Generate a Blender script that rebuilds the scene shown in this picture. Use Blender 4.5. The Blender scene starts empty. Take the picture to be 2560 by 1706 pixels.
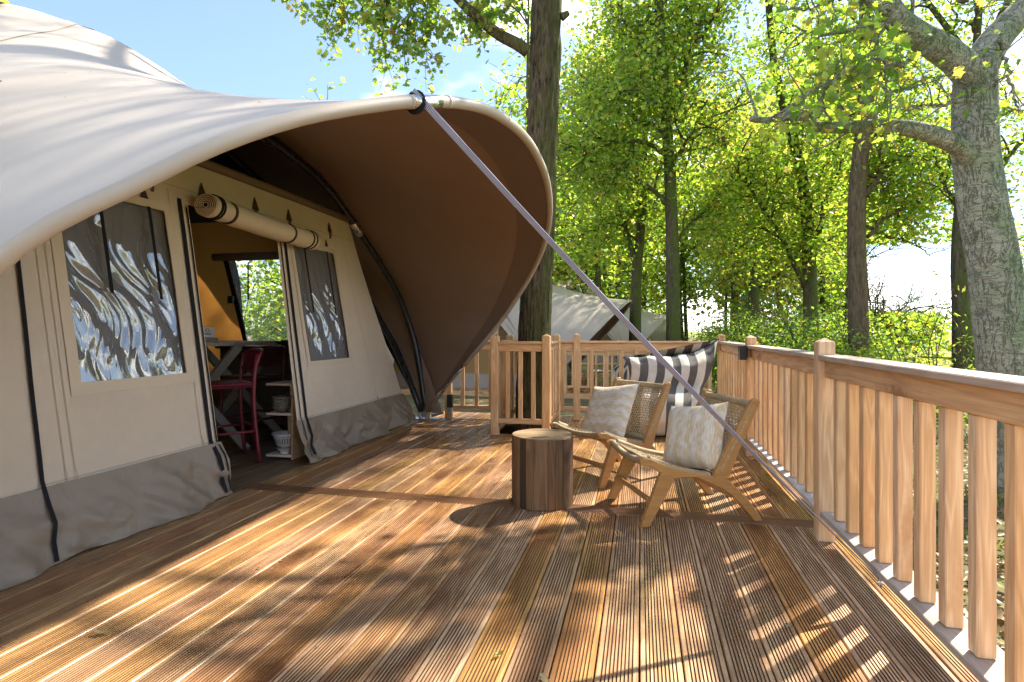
import bpy, math, random
import numpy as np
from mathutils import Vector, Matrix, noise as mnoise

S = bpy.context.scene
COL = S.collection
PI = math.pi

# ------------------------------------------------------------------ camera
CAM_H = 1.13
YAW = math.radians(12.647)
cam = bpy.data.cameras.new('camera'); camo = bpy.data.objects.new('camera', cam); COL.objects.link(camo)
camo.location = (0, 0, CAM_H); camo.rotation_euler = (PI / 2, 0, YAW)
cam.sensor_width = 36; cam.lens = 36 * 1435 / 2560; cam.shift_y = -26 / 2560
cam.clip_start = 0.05; cam.clip_end = 2000
S.camera = camo

# ------------------------------------------------------------------ sky, sun, exposure
SUN_AZ, SUN_EL = math.radians(40), math.radians(43)     # azimuth measured from +Y towards +X
SEED = 7.9
W = bpy.data.worlds.new('World'); S.world = W; W.use_nodes = True
wt = W.node_tree; wt.nodes.clear()
def wn(t, **k):
    n = wt.nodes.new(t)
    for a, b in k.items(): setattr(n, a, b)
    return n
wo = wn('ShaderNodeOutputWorld'); bg = wn('ShaderNodeBackground'); bg.inputs[1].default_value = 0.058
sky = wn('ShaderNodeTexSky', sky_type='NISHITA', sun_disc=False)
sky.sun_elevation = SUN_EL; sky.sun_rotation = SUN_AZ; sky.air_density = 1.0; sky.dust_density = 0.6; sky.ozone_density = 6.0
tc = wn('ShaderNodeTexCoord'); sep = wn('ShaderNodeSeparateXYZ'); wt.links.new(tc.outputs['Generated'], sep.inputs[0])
mz = wn('ShaderNodeMath', operation='MAXIMUM'); mz.inputs[1].default_value = 0.06; wt.links.new(sep.outputs['Z'], mz.inputs[0])
ad = wn('ShaderNodeMath', operation='ADD'); ad.inputs[1].default_value = 0.12; wt.links.new(mz.outputs[0], ad.inputs[0])
comb = wn('ShaderNodeCombineXYZ')
for i, ax in enumerate('XY'):
    dv = wn('ShaderNodeMath', operation='DIVIDE'); wt.links.new(sep.outputs[ax], dv.inputs[0]); wt.links.new(ad.outputs[0], dv.inputs[1])
    wt.links.new(dv.outputs[0], comb.inputs[i])
comb.inputs[2].default_value = SEED
nz = wn('ShaderNodeTexNoise'); nz.inputs['Scale'].default_value = 0.9; nz.inputs['Detail'].default_value = 5; nz.inputs['Roughness'].default_value = 0.56
wt.links.new(comb.outputs[0], nz.inputs['Vector'])
# more cloud low down, clearer overhead
hz = wn('ShaderNodeMapRange'); hz.inputs[1].default_value = 0.0; hz.inputs[2].default_value = 0.62; hz.inputs[3].default_value = 0.03; hz.inputs[4].default_value = -0.02
wt.links.new(sep.outputs['Z'], hz.inputs[0])
sm = wn('ShaderNodeMath', operation='ADD'); wt.links.new(nz.outputs['Fac'], sm.inputs[0]); wt.links.new(hz.outputs[0], sm.inputs[1])
cr = wn('ShaderNodeMapRange', interpolation_type='SMOOTHSTEP'); cr.inputs[1].default_value = 0.50; cr.inputs[2].default_value = 0.66
wt.links.new(sm.outputs[0], cr.inputs[0])
mx = wn('ShaderNodeMix', data_type='RGBA'); wt.links.new(cr.outputs[0], mx.inputs['Factor'])
lift = wn('ShaderNodeMix', data_type='RGBA'); lift.inputs['Factor'].default_value = 0.10
wt.links.new(sky.outputs[0], lift.inputs['A']); lift.inputs['B'].default_value = (7.5, 8.2, 9.2, 1)
wt.links.new(lift.outputs['Result'], mx.inputs['A']); mx.inputs['B'].default_value = (15.5, 15.0, 14.4, 1)
W.cycles.sampling_method = 'MANUAL'; W.cycles.sample_map_resolution = 512
wt.links.new(mx.outputs['Result'], bg.inputs[0]); wt.links.new(bg.outputs[0], wo.inputs[0])

sl = bpy.data.lights.new('sun', 'SUN'); sl.energy = 2.8; sl.angle = math.radians(0.55); sl.color = (1.0, 0.93, 0.82)
sl.angle = math.radians(0.9); so = bpy.data.objects.new('sun', sl); COL.objects.link(so)
SUNV = Vector((math.sin(SUN_AZ) * math.cos(SUN_EL), math.cos(SUN_AZ) * math.cos(SUN_EL), math.sin(SUN_EL)))
so.rotation_euler = SUNV.to_track_quat('Z', 'Y').to_euler(); so.location = (8, 10, 14)

S.view_settings.view_transform = 'Standard'; S.view_settings.look = 'None'; S.view_settings.gamma = 1
S.view_settings.use_curve_mapping = False
S.view_settings.exposure = 2.35
S.render.filter_size = 1.15; S.cycles.use_denoising = True; S.cycles.denoising_prefilter = 'NONE'
S.cycles.max_bounces = 6; S.cycles.diffuse_bounces = 3; S.cycles.glossy_bounces = 3; S.cycles.transmission_bounces = 4; S.cycles.transparent_max_bounces = 8
S.cycles.use_adaptive_sampling = True; S.cycles.adaptive_threshold = 0.02
S.cycles.sample_clamp_indirect = 6.0
S.cycles.caustics_reflective = False; S.cycles.caustics_refractive = False

# ------------------------------------------------------------------ helpers
F_PX, CX, HY, KD = 1435.0, 1280.0, 827.0, 2560 / 2353.0
cs, sn = math.cos(YAW), math.sin(YAW)
def at(x, y, d):
    """world point seen at (x, y) of the 2353 px wide picture, d metres in front of the camera"""
    a = (x * KD - CX) / F_PX; z = (HY - y * KD) / F_PX
    return np.array([(a * cs - sn) * d, (a * sn + cs) * d, CAM_H + z * d])

def nz3(x, y, z): return mnoise.noise(Vector((x, y, z)))
def fbm(x, y, z, o=3):
    s = 0; a = 1
    for i in range(o):
        s += a * mnoise.noise(Vector((x, y, z))); x *= 2.03; y *= 2.03; z *= 2.03; a *= .5
    return s

class MB:
    def __init__(s): s.v = []; s.f = []; s.uv = None
    def add(s, v, f):
        o = len(s.v); s.v.extend([tuple(map(float, p)) for p in v]); s.f.extend([tuple(i + o for i in q) for q in f]); return s
    def box(s, x0, x1, y0, y1, z0, z1, b=0.0):
        if b <= 0:
            v = [(x, y, z) for z in (z0, z1) for y in (y0, y1) for x in (x0, x1)]
            return s.add(v, [(0, 2, 3, 1), (4, 5, 7, 6), (0, 1, 5, 4), (2, 6, 7, 3), (0, 4, 6, 2), (1, 3, 7, 5)])
        # chamfered box along the longest axis edges: octagon prism + inset caps
        d = [x1 - x0, y1 - y0, z1 - z0]; ax = d.index(max(d)); lo = [x0, y0, z0]; hi = [x1, y1, z1]
        u, w = [i for i in range(3) if i != ax]
        def ring(t, ins):
            a0, a1, c0, c1 = lo[u] + ins, hi[u] - ins, lo[w] + ins, hi[w] - ins
            pts = [(a0 + b, c0), (a1 - b, c0), (a1, c0 + b), (a1, c1 - b), (a1 - b, c1), (a0 + b, c1), (a0, c1 - b), (a0, c0 + b)]
            r = []
            for p, q in pts:
                e = [0, 0, 0]; e[ax] = t; e[u] = p; e[w] = q; r.append(tuple(e))
            return r
        rings = [ring(lo[ax], b * .8), ring(lo[ax] + b * .8, 0), ring(hi[ax] - b * .8, 0), ring(hi[ax], b * .8)]
        v = sum(rings, []); f = []
        for k in range(3):
            for i in range(8):
                j = (i + 1) % 8; f.append((k * 8 + i, k * 8 + j, k * 8 + 8 + j, k * 8 + 8 + i))
        f.append(tuple(range(7, -1, -1))); f.append(tuple(range(24, 32)))
        if ax == 1: f = [q[::-1] for q in f]
        return s.add(v, f)
    def tube(s, path, r, seg=8, cap=True, up=None, flat=1.0):
        P = np.asarray(path, float); n = len(P)
        R = np.full(n, r, float) if np.isscalar(r) else np.asarray(r, float)
        T = np.gradient(P, axis=0); T /= np.maximum(np.linalg.norm(T, axis=1, keepdims=True), 1e-9)
        ref = np.array(up if up is not None else ((0, 0, 1) if abs(T[0][2]) < .9 else (1, 0, 0)), float)
        A = np.cross(T[0], ref); A /= np.linalg.norm(A); frames = []
        for i in range(n):
            A = A - T[i] * np.dot(A, T[i]); A /= max(np.linalg.norm(A), 1e-9); frames.append((A.copy(), np.cross(T[i], A)))
        ang = np.arange(seg) * 2 * PI / seg; c, q = np.cos(ang), np.sin(ang)
        v = []
        for i in range(n):
            a, b = frames[i]
            v.append(P[i] + R[i] * (c[:, None] * a + flat * q[:, None] * b))
        v = np.concatenate(v); f = []
        for i in range(n - 1):
            for j in range(seg):
                k = (j + 1) % seg; f.append((i * seg + j, i * seg + k, (i + 1) * seg + k, (i + 1) * seg + j))
        if cap: f.append(tuple(range(seg - 1, -1, -1))); f.append(tuple((n - 1) * seg + j for j in range(seg)))
        return s.add(v, f)
    def lathe(s, prof, c=(0, 0, 0), seg=24):
        v = []; f = []
        for r, z in prof:
            for j in range(seg):
                t = j * 2 * PI / seg; v.append((c[0] + r * math.cos(t), c[1] + r * math.sin(t), c[2] + z))
        for i in range(len(prof) - 1):
            for j in range(seg):
                k = (j + 1) % seg; f.append((i * seg + j, i * seg + k, (i + 1) * seg + k, (i + 1) * seg + j))
        return s.add(v, f)
    def grid(s, P):
        """P: n x m x 3"""
        P = np.asarray(P, float); n, m = P.shape[:2]
        f = [(i * m + j, i * m + j + 1, (i + 1) * m + j + 1, (i + 1) * m + j) for i in range(n - 1) for j in range(m - 1)]
        return s.add(P.reshape(-1, 3), f)
    def prism(s, outline, x0, x1, bev=0.0):
        """outline in (y, z), counter-clockwise seen from +x; extruded along x, with an inset rim when bev > 0"""
        n = len(outline); o = np.asarray(outline, float); c = o.mean(axis=0)
        def inset(k):
            r = []
            for i in range(n):
                p, a, b = o[i], o[i - 1], o[(i + 1) % n]
                d1 = (p - a) / max(np.linalg.norm(p - a), 1e-6); d2 = (b - p) / max(np.linalg.norm(b - p), 1e-6)
                nn = np.array([-(d1[1] + d2[1]), d1[0] + d2[0]]); nn /= max(np.linalg.norm(nn), 1e-6); r.append(p + nn * k)
            return r
        if bev > 0: L = [(x0, inset(bev)), (x0 + bev, list(o)), (x1 - bev, list(o)), (x1, inset(bev))]
        else: L = [(x0, list(o)), (x1, list(o))]
        v = [(x, p[0], p[1]) for x, q in L for p in q]; f = []
        for k in range(len(L) - 1):
            for i in range(n):
                j = (i + 1) % n; f.append((k * n + i, k * n + j, (k + 1) * n + j, (k + 1) * n + i))
        f.append(tuple(range(n - 1, -1, -1))); f.append(tuple((len(L) - 1) * n + i for i in range(n)))
        return s.add(v, f)

def mesh_of(name, mb, mat=None, smooth=False, off=(0, 0, 0)):
    me = bpy.data.meshes.new(name)
    v = np.asarray(mb.v, float) - np.asarray(off, float)
    me.from_pydata(v.tolist(), [], mb.f)
    if smooth: me.polygons.foreach_set('use_smooth', [True] * len(me.polygons))
    if mat: me.materials.append(M(mat))
    me.update(); return me
def link(name, me, parent=None, loc=None, rz=None):
    o = bpy.data.objects.new(name, me); COL.objects.link(o)
    if parent is not None: o.parent = parent
    if loc is not None: o.location = loc
    if rz is not None: o.rotation_euler = (0, 0, rz)
    return o
def part(name, mb, mat, parent, smooth=False, world=True):
    """one mesh object under parent; world=True: coordinates are world metres (parent unrotated)"""
    off = tuple(parent.matrix_basis.translation) if world else (0, 0, 0)
    if world and parent.parent is not None: off = tuple(np.array(off) + np.array(parent.parent.matrix_basis.translation))
    return link(name, mesh_of(name, mb, mat, smooth, off), parent)
def tag(o, label=None, cat=None, group=None, kind=None):
    if label: o['label'] = label
    if cat: o['category'] = cat
    if group: o['group'] = group
    if kind: o['kind'] = kind
    return o
def thing(name, loc, label, cat, group=None, rz=0.0):
    o = bpy.data.objects.new(name, None); COL.objects.link(o); o.location = loc; o.rotation_euler = (0, 0, rz)
    return tag(o, label, cat, group)
def struct(name, loc=(0, 0, 0)):
    o = bpy.data.objects.new(name, None); COL.objects.link(o); o.location = loc; return tag(o, kind='structure')
def solo(name, mb, mat, label, cat, smooth=False, group=None, kind=None):
    o = link(name, mesh_of(name, mb, mat, smooth)); return tag(o, label, cat, group, kind)
def crom(pts, n):
    """Catmull-Rom through pts, n samples, evenly by chord"""
    P = np.asarray(pts, float); d = np.concatenate([[0], np.cumsum(np.linalg.norm(np.diff(P, axis=0), axis=1))])
    Q = np.vstack([2 * P[0] - P[1], P, 2 * P[-1] - P[-2]]); out = []
    for t in np.linspace(0, d[-1], n):
        i = min(max(np.searchsorted(d, t, side='right') - 1, 0), len(P) - 2); u = (t - d[i]) / max(d[i + 1] - d[i], 1e-9)
        p0, p1, p2, p3 = Q[i], Q[i + 1], Q[i + 2], Q[i + 3]
        out.append(.5 * ((2 * p1) + (-p0 + p2) * u + (2 * p0 - 5 * p1 + 4 * p2 - p3) * u * u + (-p0 + 3 * p1 - 3 * p2 + p3) * u ** 3))
    return np.array(out)

# ------------------------------------------------------------------ materials
MATS = {}
def M(n): return MATS[n]
class NT:
    def __init__(s, name):
        s.m = bpy.data.materials.new(name); s.m.use_nodes = True; s.t = s.m.node_tree; s.t.nodes.clear(); MATS[name] = s.m
        s.out = s.n('ShaderNodeOutputMaterial'); s.tc = s.n('ShaderNodeTexCoord')
    def n(s, t, **k):
        n = s.t.nodes.new(t)
        for a, b in k.items(): setattr(n, a, b)
        return n
    def l(s, a, b): s.t.links.new(a, b)
    def inp(s, node, i, val):
        if hasattr(val, 'is_output'): s.l(val, node.inputs[i])
        else: node.inputs[i].default_value = val
    def mapping(s, src, scale, loc=(0, 0, 0)):
        m = s.n('ShaderNodeMapping'); s.l(src, m.inputs[0]); s.inp(m, 'Scale', scale); s.inp(m, 'Location', loc); return m.outputs[0]
    def rnd_coord(s, k=37.0):
        oi = s.n('ShaderNodeObjectInfo'); mu = s.math('MULTIPLY', oi.outputs['Random'], k)
        va = s.n('ShaderNodeVectorMath', operation='ADD'); s.l(s.tc.outputs['Object'], va.inputs[0]); s.l(mu, va.inputs[1]); s.rnd = oi.outputs['Random']
        return va.outputs[0]
    def math(s, op, a, b=0.0, c=0.0):
        n = s.n('ShaderNodeMath', operation=op)
        s.inp(n, 0, a); s.inp(n, 1, b); s.inp(n, 2, c); return n.outputs[0]
    def noise(s, vec, scale, det=4, rough=.55, dist=0.0):
        n = s.n('ShaderNodeTexNoise'); s.l(vec, n.inputs['Vector']); s.inp(n, 'Scale', scale); s.inp(n, 'Detail', det); s.inp(n, 'Roughness', rough); s.inp(n, 'Distortion', dist)
        return n.outputs['Fac']
    def ramp(s, fac, stops, interp='LINEAR'):
        r = s.n('ShaderNodeValToRGB'); r.color_ramp.interpolation = interp; e = r.color_ramp.elements
        while len(e) < len(stops): e.new(.5)
        for q, (p, c) in zip(e, stops): q.position = p; q.color = (*c, 1) if len(c) == 3 else c
        s.l(fac, r.inputs[0]); return r.outputs[0]
    def rng(s, v, a, b, c=0.0, d=1.0, smooth=False):
        n = s.n('ShaderNodeMapRange'); n.interpolation_type = 'SMOOTHSTEP' if smooth else 'LINEAR'
        s.inp(n, 0, v)
        for i, x in enumerate((a, b, c, d)): s.inp(n, i + 1, x)
        return n.outputs[0]
    def mix(s, f, a, b, mode='MIX'):
        n = s.n('ShaderNodeMix', data_type='RGBA', blend_type=mode)
        s.inp(n, 'Factor', f)
        for k, v in (('A', a), ('B', b)):
            if hasattr(v, 'is_output'): s.l(v, n.inputs[k])
            else: n.inputs[k].default_value = (*v, 1)
        return n.outputs['Result']
    def bump(s, h, st=.3, dist=.01, nrm=None):
        b = s.n('ShaderNodeBump'); s.l(h, b.inputs['Height']); s.inp(b, 'Strength', st); s.inp(b, 'Distance', dist)
        if nrm: s.l(nrm, b.inputs['Normal'])
        return b.outputs[0]
    def bsdf(s, col, rough=.6, spec=.4, metal=0.0, nrm=None, coat=0.0, sheen=0.0, coat_r=.1):
        b = s.n('ShaderNodeBsdfPrincipled')
        if hasattr(col, 'is_output'): s.l(col, b.inputs['Base Color'])
        else: b.inputs['Base Color'].default_value = (*col, 1)
        s.inp(b, 'Roughness', rough); s.inp(b, 'Specular IOR Level', spec); s.inp(b, 'Metallic', metal)
        if coat: s.inp(b, 'Coat Weight', coat); s.inp(b, 'Coat Roughness', coat_r)
        if sheen: s.inp(b, 'Sheen Weight', sheen)
        if nrm is not None: s.l(nrm, b.inputs['Normal'])
        return b.outputs[0]
    def done(s, sh): s.l(sh, s.out.inputs['Surface']); return s.m

def wood(name, colours, axis, freq=7.0, rough=(.45, .7), dark=(.25, .13, .06), knots=1.0, stain=0.0, ring=.55, spec=.35, ringc=None, bscale=1.0, kr=1.0):
    """sawn timber: long grain along axis, growth-ring contours, knots, per-piece tone"""
    t = NT(name); co = t.rnd_coord()
    sc = [1, 1, 1]; sc['xyz'.index(axis)] = .09
    g = t.mapping(co, tuple(sc))
    base = t.ramp(t.rnd, [(i / max(len(colours) - 1, 1), c) for i, c in enumerate(colours)])
    big = t.noise(g, freq, 2, .5, .0)
    rings = t.math('PINGPONG', t.math('MULTIPLY', big, 9.0 * ring + 3), .5)
    rings = t.rng(rings, .04, .5, 0, 1, True)
    fine = t.noise(t.mapping(co, tuple(.02 if i == 'xyz'.index(axis) else 1 for i in range(3))), 210, 1, .6)
    col = t.mix(t.math('MULTIPLY', t.rng(rings, 0, 1, .85, 0), ring), base, ringc or dark)
    col = t.mix(t.rng(fine, .35, .7, .0, .30), col, dark, 'MIX')
    # knots
    ks = [7, 7, 7]; ks['xyz'.index(axis)] = 2.2
    vo = t.n('ShaderNodeTexVoronoi'); t.l(t.mapping(co, tuple(ks)), vo.inputs['Vector']); t.inp(vo, 'Scale', .62); t.inp(vo, 'Randomness', 1.0)
    kd = t.math('ADD', vo.outputs['Distance'], t.math('MULTIPLY', t.noise(co, 45, 0), .16))
    kn = t.rng(kd, .13 * kr, .24 * kr, 1, 0, True)
    col = t.mix(t.math('MULTIPLY', kn, .8 * knots), col, tuple(c * .42 for c in dark))
    halo = t.rng(kd, .2 * kr, .5 * kr, .45, 0, True)
    col = t.mix(t.math('MULTIPLY', halo, knots), col, dark)
    if stain:
        st = t.noise(co, 2.3, 3, .6)
        col = t.mix(t.rng(st, .52, .72, 0, stain, True), col, tuple(c * .45 for c in dark))
    r = t.rng(big, .3, .7, rough[0], rough[1])
    b = t.bump(fine, .3 * bscale, .003)
    return t.done(t.bsdf(col, r, spec, nrm=b))

DECK_C = [(.66, .33, .11), (.76, .42, .13), (.60, .36, .18), (.72, .50, .29), (.80, .48, .17), (.54, .26, .10), (.74, .55, .35), (.68, .32, .10)]
wood('deck_wood', DECK_C, 'y', 9, (.18, .5), (.16, .05, .016), 1.0, .42, .5, .5, kr=1.45)
wood('cross_wood', [(.30, .15, .07), (.26, .13, .06)], 'x', 9, (.3, .55), (.14, .06, .025), .6, .3, .6, .45)
RAIL_C = [(.84, .56, .30), (.80, .50, .24), (.86, .62, .38), (.82, .55, .30), (.78, .48, .22)]
wood('rail_wood_z', RAIL_C, 'z', 15, (.5, .75), (.45, .21, .075), .9, .15, .45, .3)
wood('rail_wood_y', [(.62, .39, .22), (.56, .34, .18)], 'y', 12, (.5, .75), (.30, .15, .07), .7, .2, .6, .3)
wood('rail_wood_x', [(.82, .54, .29), (.77, .48, .24)], 'x', 12, (.5, .75), (.40, .19, .08), .7, .15, .45, .3)
wood('cap_wood_y', [(.60, .50, .40), (.55, .45, .35)], 'y', 12, (.5, .7), (.36, .25, .17), .6, .2, .5, .3)
wood('plate_wood_y', [(.58, .52, .44)], 'y', 12, (.5, .7), (.33, .23, .15), .5, .2, .4, .3)
wood('teak_y', [(.50, .27, .085), (.46, .24, .075)], 'y', 11, (.35, .5), (.30, .14, .045), .25, .1, .4, .4, bscale=.5)
wood('teak_x', [(.48, .26, .08), (.45, .23, .075)], 'x', 11, (.35, .5), (.28, .13, .04), .2, .1, .4, .4, bscale=.5)
wood('stave_wood', [(.22, .115, .05), (.10, .055, .026), (.30, .175, .08), (.15, .08, .036), (.035, .026, .02), (.24, .14, .07), (.27, .14, .06)], 'z', 10, (.55, .8), (.055, .032, .018), .9, .75, .5, .3)
wood('stump_top', [(.40, .27, .14), (.34, .225, .12), (.44, .30, .16)], 'x', 10, (.6, .8), (.17, .10, .05), .6, .4, .45, .25)
wood('floor_wood', [(.20, .14, .075), (.24, .17, .09), (.17, .115, .06)], 'y', 9, (.4, .6), (.085, .05, .025), .7, .4, .5, .35)
wood('shelf_wood', [(.52, .33, .15)], 'x', 10, (.45, .6), (.34, .19, .08), .3, .1, .4, .35)

def plain(name, col, rough=.6, spec=.4, metal=0.0, var=.12, scale=8, coat=0.0, bmp=.0, bsc=300):
    t = NT(name); co = t.tc.outputs['Object']
    n = t.noise(co, scale, 4, .6)
    c = t.mix(t.rng(n, .3, .7, 0, 1), tuple(x * (1 - var) for x in col), tuple(min(x * (1 + var), 1) for x in col))
    r = t.rng(t.noise(co, scale * 2, 3), .3, .7, max(rough - .08, .02), min(rough + .08, 1))
    nr = t.bump(t.noise(co, bsc, 2), bmp, .002) if bmp else None
    return t.done(t.bsdf(c, r, spec, metal, nr, coat))
plain('black_metal', (.018, .018, .02), .32, .5, .0, .2, 6)
plain('steel', (.55, .54, .52), .3, .5, 1.0, .1, 20)
plain('galv', (.42, .42, .41), .42, .5, .9, .2, 40)
plain('black_fabric', (.014, .014, .017), .85, .2, 0, .2, 40)
plain('leather', (.055, .028, .02), .5, .4, 0, .25, 40)
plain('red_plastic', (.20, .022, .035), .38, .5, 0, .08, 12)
plain('red_plastic_shaded', (.10, .014, .02), .42, .5, 0, .08, 12)  # darker copy of the stool red, shade put into the colour
plain('grey_paint', (.36, .35, .30), .5, .4, 0, .06, 12)
plain('cabinet', (.13, .12, .105), .55, .4, 0, .06, 8)
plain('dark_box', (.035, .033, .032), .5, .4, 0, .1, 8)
plain('ceramic', (.17, .15, .12), .3, .5, 0, .25, 30)
plain('white_ceramic', (.62, .62, .62), .25, .5, 0, .06, 20)
plain('card', (.75, .74, .72), .6, .3, 0, .02, 20)
plain('ink', (.06, .05, .05), .7, .2)
plain('alu', (.60, .57, .52), .28, .5, 1.0, .06, 9)

def canvas(name, col, trans=0.0, rough=.75, spec=.25, weave=900, dirt=.15, tcol=None, sheen=.0, bigb=0.0):
    t = NT(name); co = t.tc.outputs['Object']
    n = t.noise(co, 1.6, 5, .6); n2 = t.noise(co, 11, 4, .6)
    c = t.mix(t.rng(n, .35, .7, 0, dirt), col, tuple(x * .55 for x in col))
    c = t.mix(t.rng(n2, .45, .75, 0, dirt * .6), c, tuple(min(x * 1.25, 1) for x in col))
    w = t.noise(co, weave, 1)
    h = w
    if bigb:
        bgn = t.noise(t.mapping(co, (1, 1, .5)), 4.5, 4, .55, .5)
        h = t.math('ADD', t.math('MULTIPLY', bgn, bigb), t.math('MULTIPLY', w, .04)); b = t.bump(h, .6, .05)
    else: b = t.bump(h, .10, .001)
    sh = t.bsdf(c, rough, spec, nrm=b, sheen=sheen)
    if trans:
        tr = t.n('ShaderNodeBsdfTranslucent')
        tr.inputs[0].default_value = (*(tcol or col), 1)
        ms = t.n('ShaderNodeMixShader'); ms.inputs[0].default_value = trans; t.l(sh, ms.inputs[1]); t.l(tr.outputs[0], ms.inputs[2]); sh = ms.outputs[0]
    return t.done(sh)
canvas('canvas', (.73, .62, .47), .10, tcol=(.55, .40, .22), bigb=.16, dirt=.22)
canvas('stitch', (.50, .41, .30), 0)
canvas('canvas_band', (.65, .54, .395), 0)
canvas('canvas_side', (.42, .26, .10), .36, tcol=(.48, .21, .045))
canvas('skirt', (.27, .21, .15), 0, .28, .5, 500, .2, bigb=.5)
canvas('roof_out', (.43, .365, .29), 0, .5, .4, 700, .07)
canvas('roof_seam', (.45, .385, .32), 0, .5, .4, 700, .07)
canvas('roof_in', (.24, .165, .12), 0, .7, .2, 700, .15)
canvas('roof_hem', (.16, .11, .078), 0, .6, .25, 700, .15)
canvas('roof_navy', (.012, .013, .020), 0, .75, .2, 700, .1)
canvas('tube_fabric', (.20, .145, .095), 0, .8, .2, 300, .3)
canvas('blind', (.23, .225, .215), 0, .6, .3, 500, .1)
canvas('beige_back', (.56, .50, .43), 0, .8, .2, 500, .1)

# clear PVC pane: see-through sheet with a strong mirror sheen
def pvc(name, refl, tint, haze=0.0):
    t = NT(name); co = t.tc.outputs['Object']
    tr = t.n('ShaderNodeBsdfTransparent'); tr.inputs[0].default_value = (*tint, 1)
    gl = t.n('ShaderNodeBsdfGlossy'); gl.inputs['Roughness'].default_value = .035
    b = t.bump(t.noise(t.mapping(co, (1, 1.6, .55)), 5, 2, .4, .6), .12, .03)
    t.l(b, gl.inputs['Normal'])
    lw = t.n('ShaderNodeLayerWeight'); lw.inputs['Blend'].default_value = .3; t.l(b, lw.inputs['Normal'])
    f = t.rng(lw.outputs['Fresnel'], 0, 1, refl, 1.0)
    ms = t.n('ShaderNodeMixShader'); t.l(f, ms.inputs[0]); t.l(tr.outputs[0], ms.inputs[1]); t.l(gl.outputs[0], ms.inputs[2]); sh = ms.outputs[0]
    if haze:
        df = t.n('ShaderNodeBsdfDiffuse' if name == 'pvc' else 'ShaderNodeBsdfTranslucent'); df.inputs[0].default_value = (.8, .81, .8, 1)
        m2 = t.n('ShaderNodeMixShader'); m2.inputs[0].default_value = haze; t.l(sh, m2.inputs[1]); t.l(df.outputs[0], m2.inputs[2]); sh = m2.outputs[0]
    return t.done(sh)
pvc('pvc', .17, (.90, .90, .90), .10); pvc('pvc_clear', .05, (.93, .94, .93), .14)

# webbing strap
t = NT('webbing'); co = t.tc.outputs['UV']
w = t.n('ShaderNodeTexWave', bands_direction='Y'); t.l(co, w.inputs['Vector']); t.inp(w, 'Scale', 62.0); t.inp(w, 'Distortion', .6)
c = t.mix(t.rng(w.outputs['Fac'], .3, .7), (.46, .46, .54), (.17, .17, .25))
t.done(t.bsdf(c, .7, .3, nrm=t.bump(w.outputs['Fac'], .5, .002)))

# bark
def bark(name, c1, c2, moss, mossamt, ridge=22, side=(1, 0, 0), lichen=0.0, ringy=0.0):
    t = NT(name); co = t.tc.outputs['Object']
    st = t.mapping(co, (1, 1, .19)) if not ringy else t.mapping(co, (.55, .55, 1.5))
    n = t.noise(st, ridge, 6, .65, .6); n2 = t.noise(co, 3, 4, .6)
    c = t.mix(t.rng(n, .35, .65), c1, c2)
    geo = t.n('ShaderNodeNewGeometry'); dt = t.n('ShaderNodeVectorMath', operation='DOT_PRODUCT'); t.l(geo.outputs['Normal'], dt.inputs[0]); dt.inputs[1].default_value = side
    mk = t.math('ADD', t.math('MULTIPLY', dt.outputs['Value'], .22), t.math('ADD', n2, t.math('MULTIPLY', t.noise(co, 30, 3), .25)))
    c = t.mix(t.math('MULTIPLY', t.rng(mk, .5, .82, 0, 1, True), mossamt), c, moss)
    if lichen:
        ln = t.noise(co, 26, 5, .7); lz = t.noise(co, 1.1, 3)
        c = t.mix(t.math('MULTIPLY', t.rng(ln, .53, .6, 0, 1), t.math('MULTIPLY', t.rng(lz, .46, .58, 0, 1), lichen)), c, (.30, .36, .27))
    h = n
    if ringy:
        k1 = t.noise(t.mapping(co, (3.2, 3.2, .9)), 3.2, 5, .65, 1.6); k2 = t.noise(t.mapping(co, (.8, .8, 3.0)), 5.5, 4, .6, .8)
        cr_ = t.math('MAXIMUM', t.rng(t.math('ABSOLUTE', t.math('SUBTRACT', k1, .5)), .0, .022, 1, 0), t.math('MULTIPLY', t.rng(t.math('ABSOLUTE', t.math('SUBTRACT', k2, .5)), .0, .014, 1, 0), .5))
        sp_ = t.n('ShaderNodeTexVoronoi'); t.l(t.mapping(co, (1, 1, 1.7)), sp_.inputs['Vector']); t.inp(sp_, 'Scale', 13.0)
        c = t.mix(t.math('MULTIPLY', t.rng(sp_.outputs['Distance'], .10, .14, 1, 0), t.rng(t.noise(co, 2.2, 2), .52, .6, 0, .8)), c, (.50, .50, .45))
        c = t.mix(t.math('MULTIPLY', cr_, .38), c, tuple(x * .3 for x in c1)); h = t.math('SUBTRACT', t.math('MULTIPLY', n, .6), t.math('MULTIPLY', cr_, .3))
    return t.done(t.bsdf(c, .9, .15, nrm=t.bump(h, 1.0, .05)))
bark('bark_oak', (.022, .016, .011), (.19, .145, .095), (.10, .115, .03), .6, 34, (1.2, -.2, 0))
bark('bark_big', (.29, .285, .215), (.42, .415, .33), (.18, .24, .11), .8, 16, (.8, 0, .3), .9, 1.0)
bark('bark_dark', (.04, .03, .022), (.135, .105, .07), (.085, .115, .022), .9, 18, (.6, -.4, .3), .15)
bark('bark_red', (.075, .05, .034), (.215, .155, .105), (.10, .10, .04), .3, 20, (.6, -.4, .3), .1)

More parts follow.
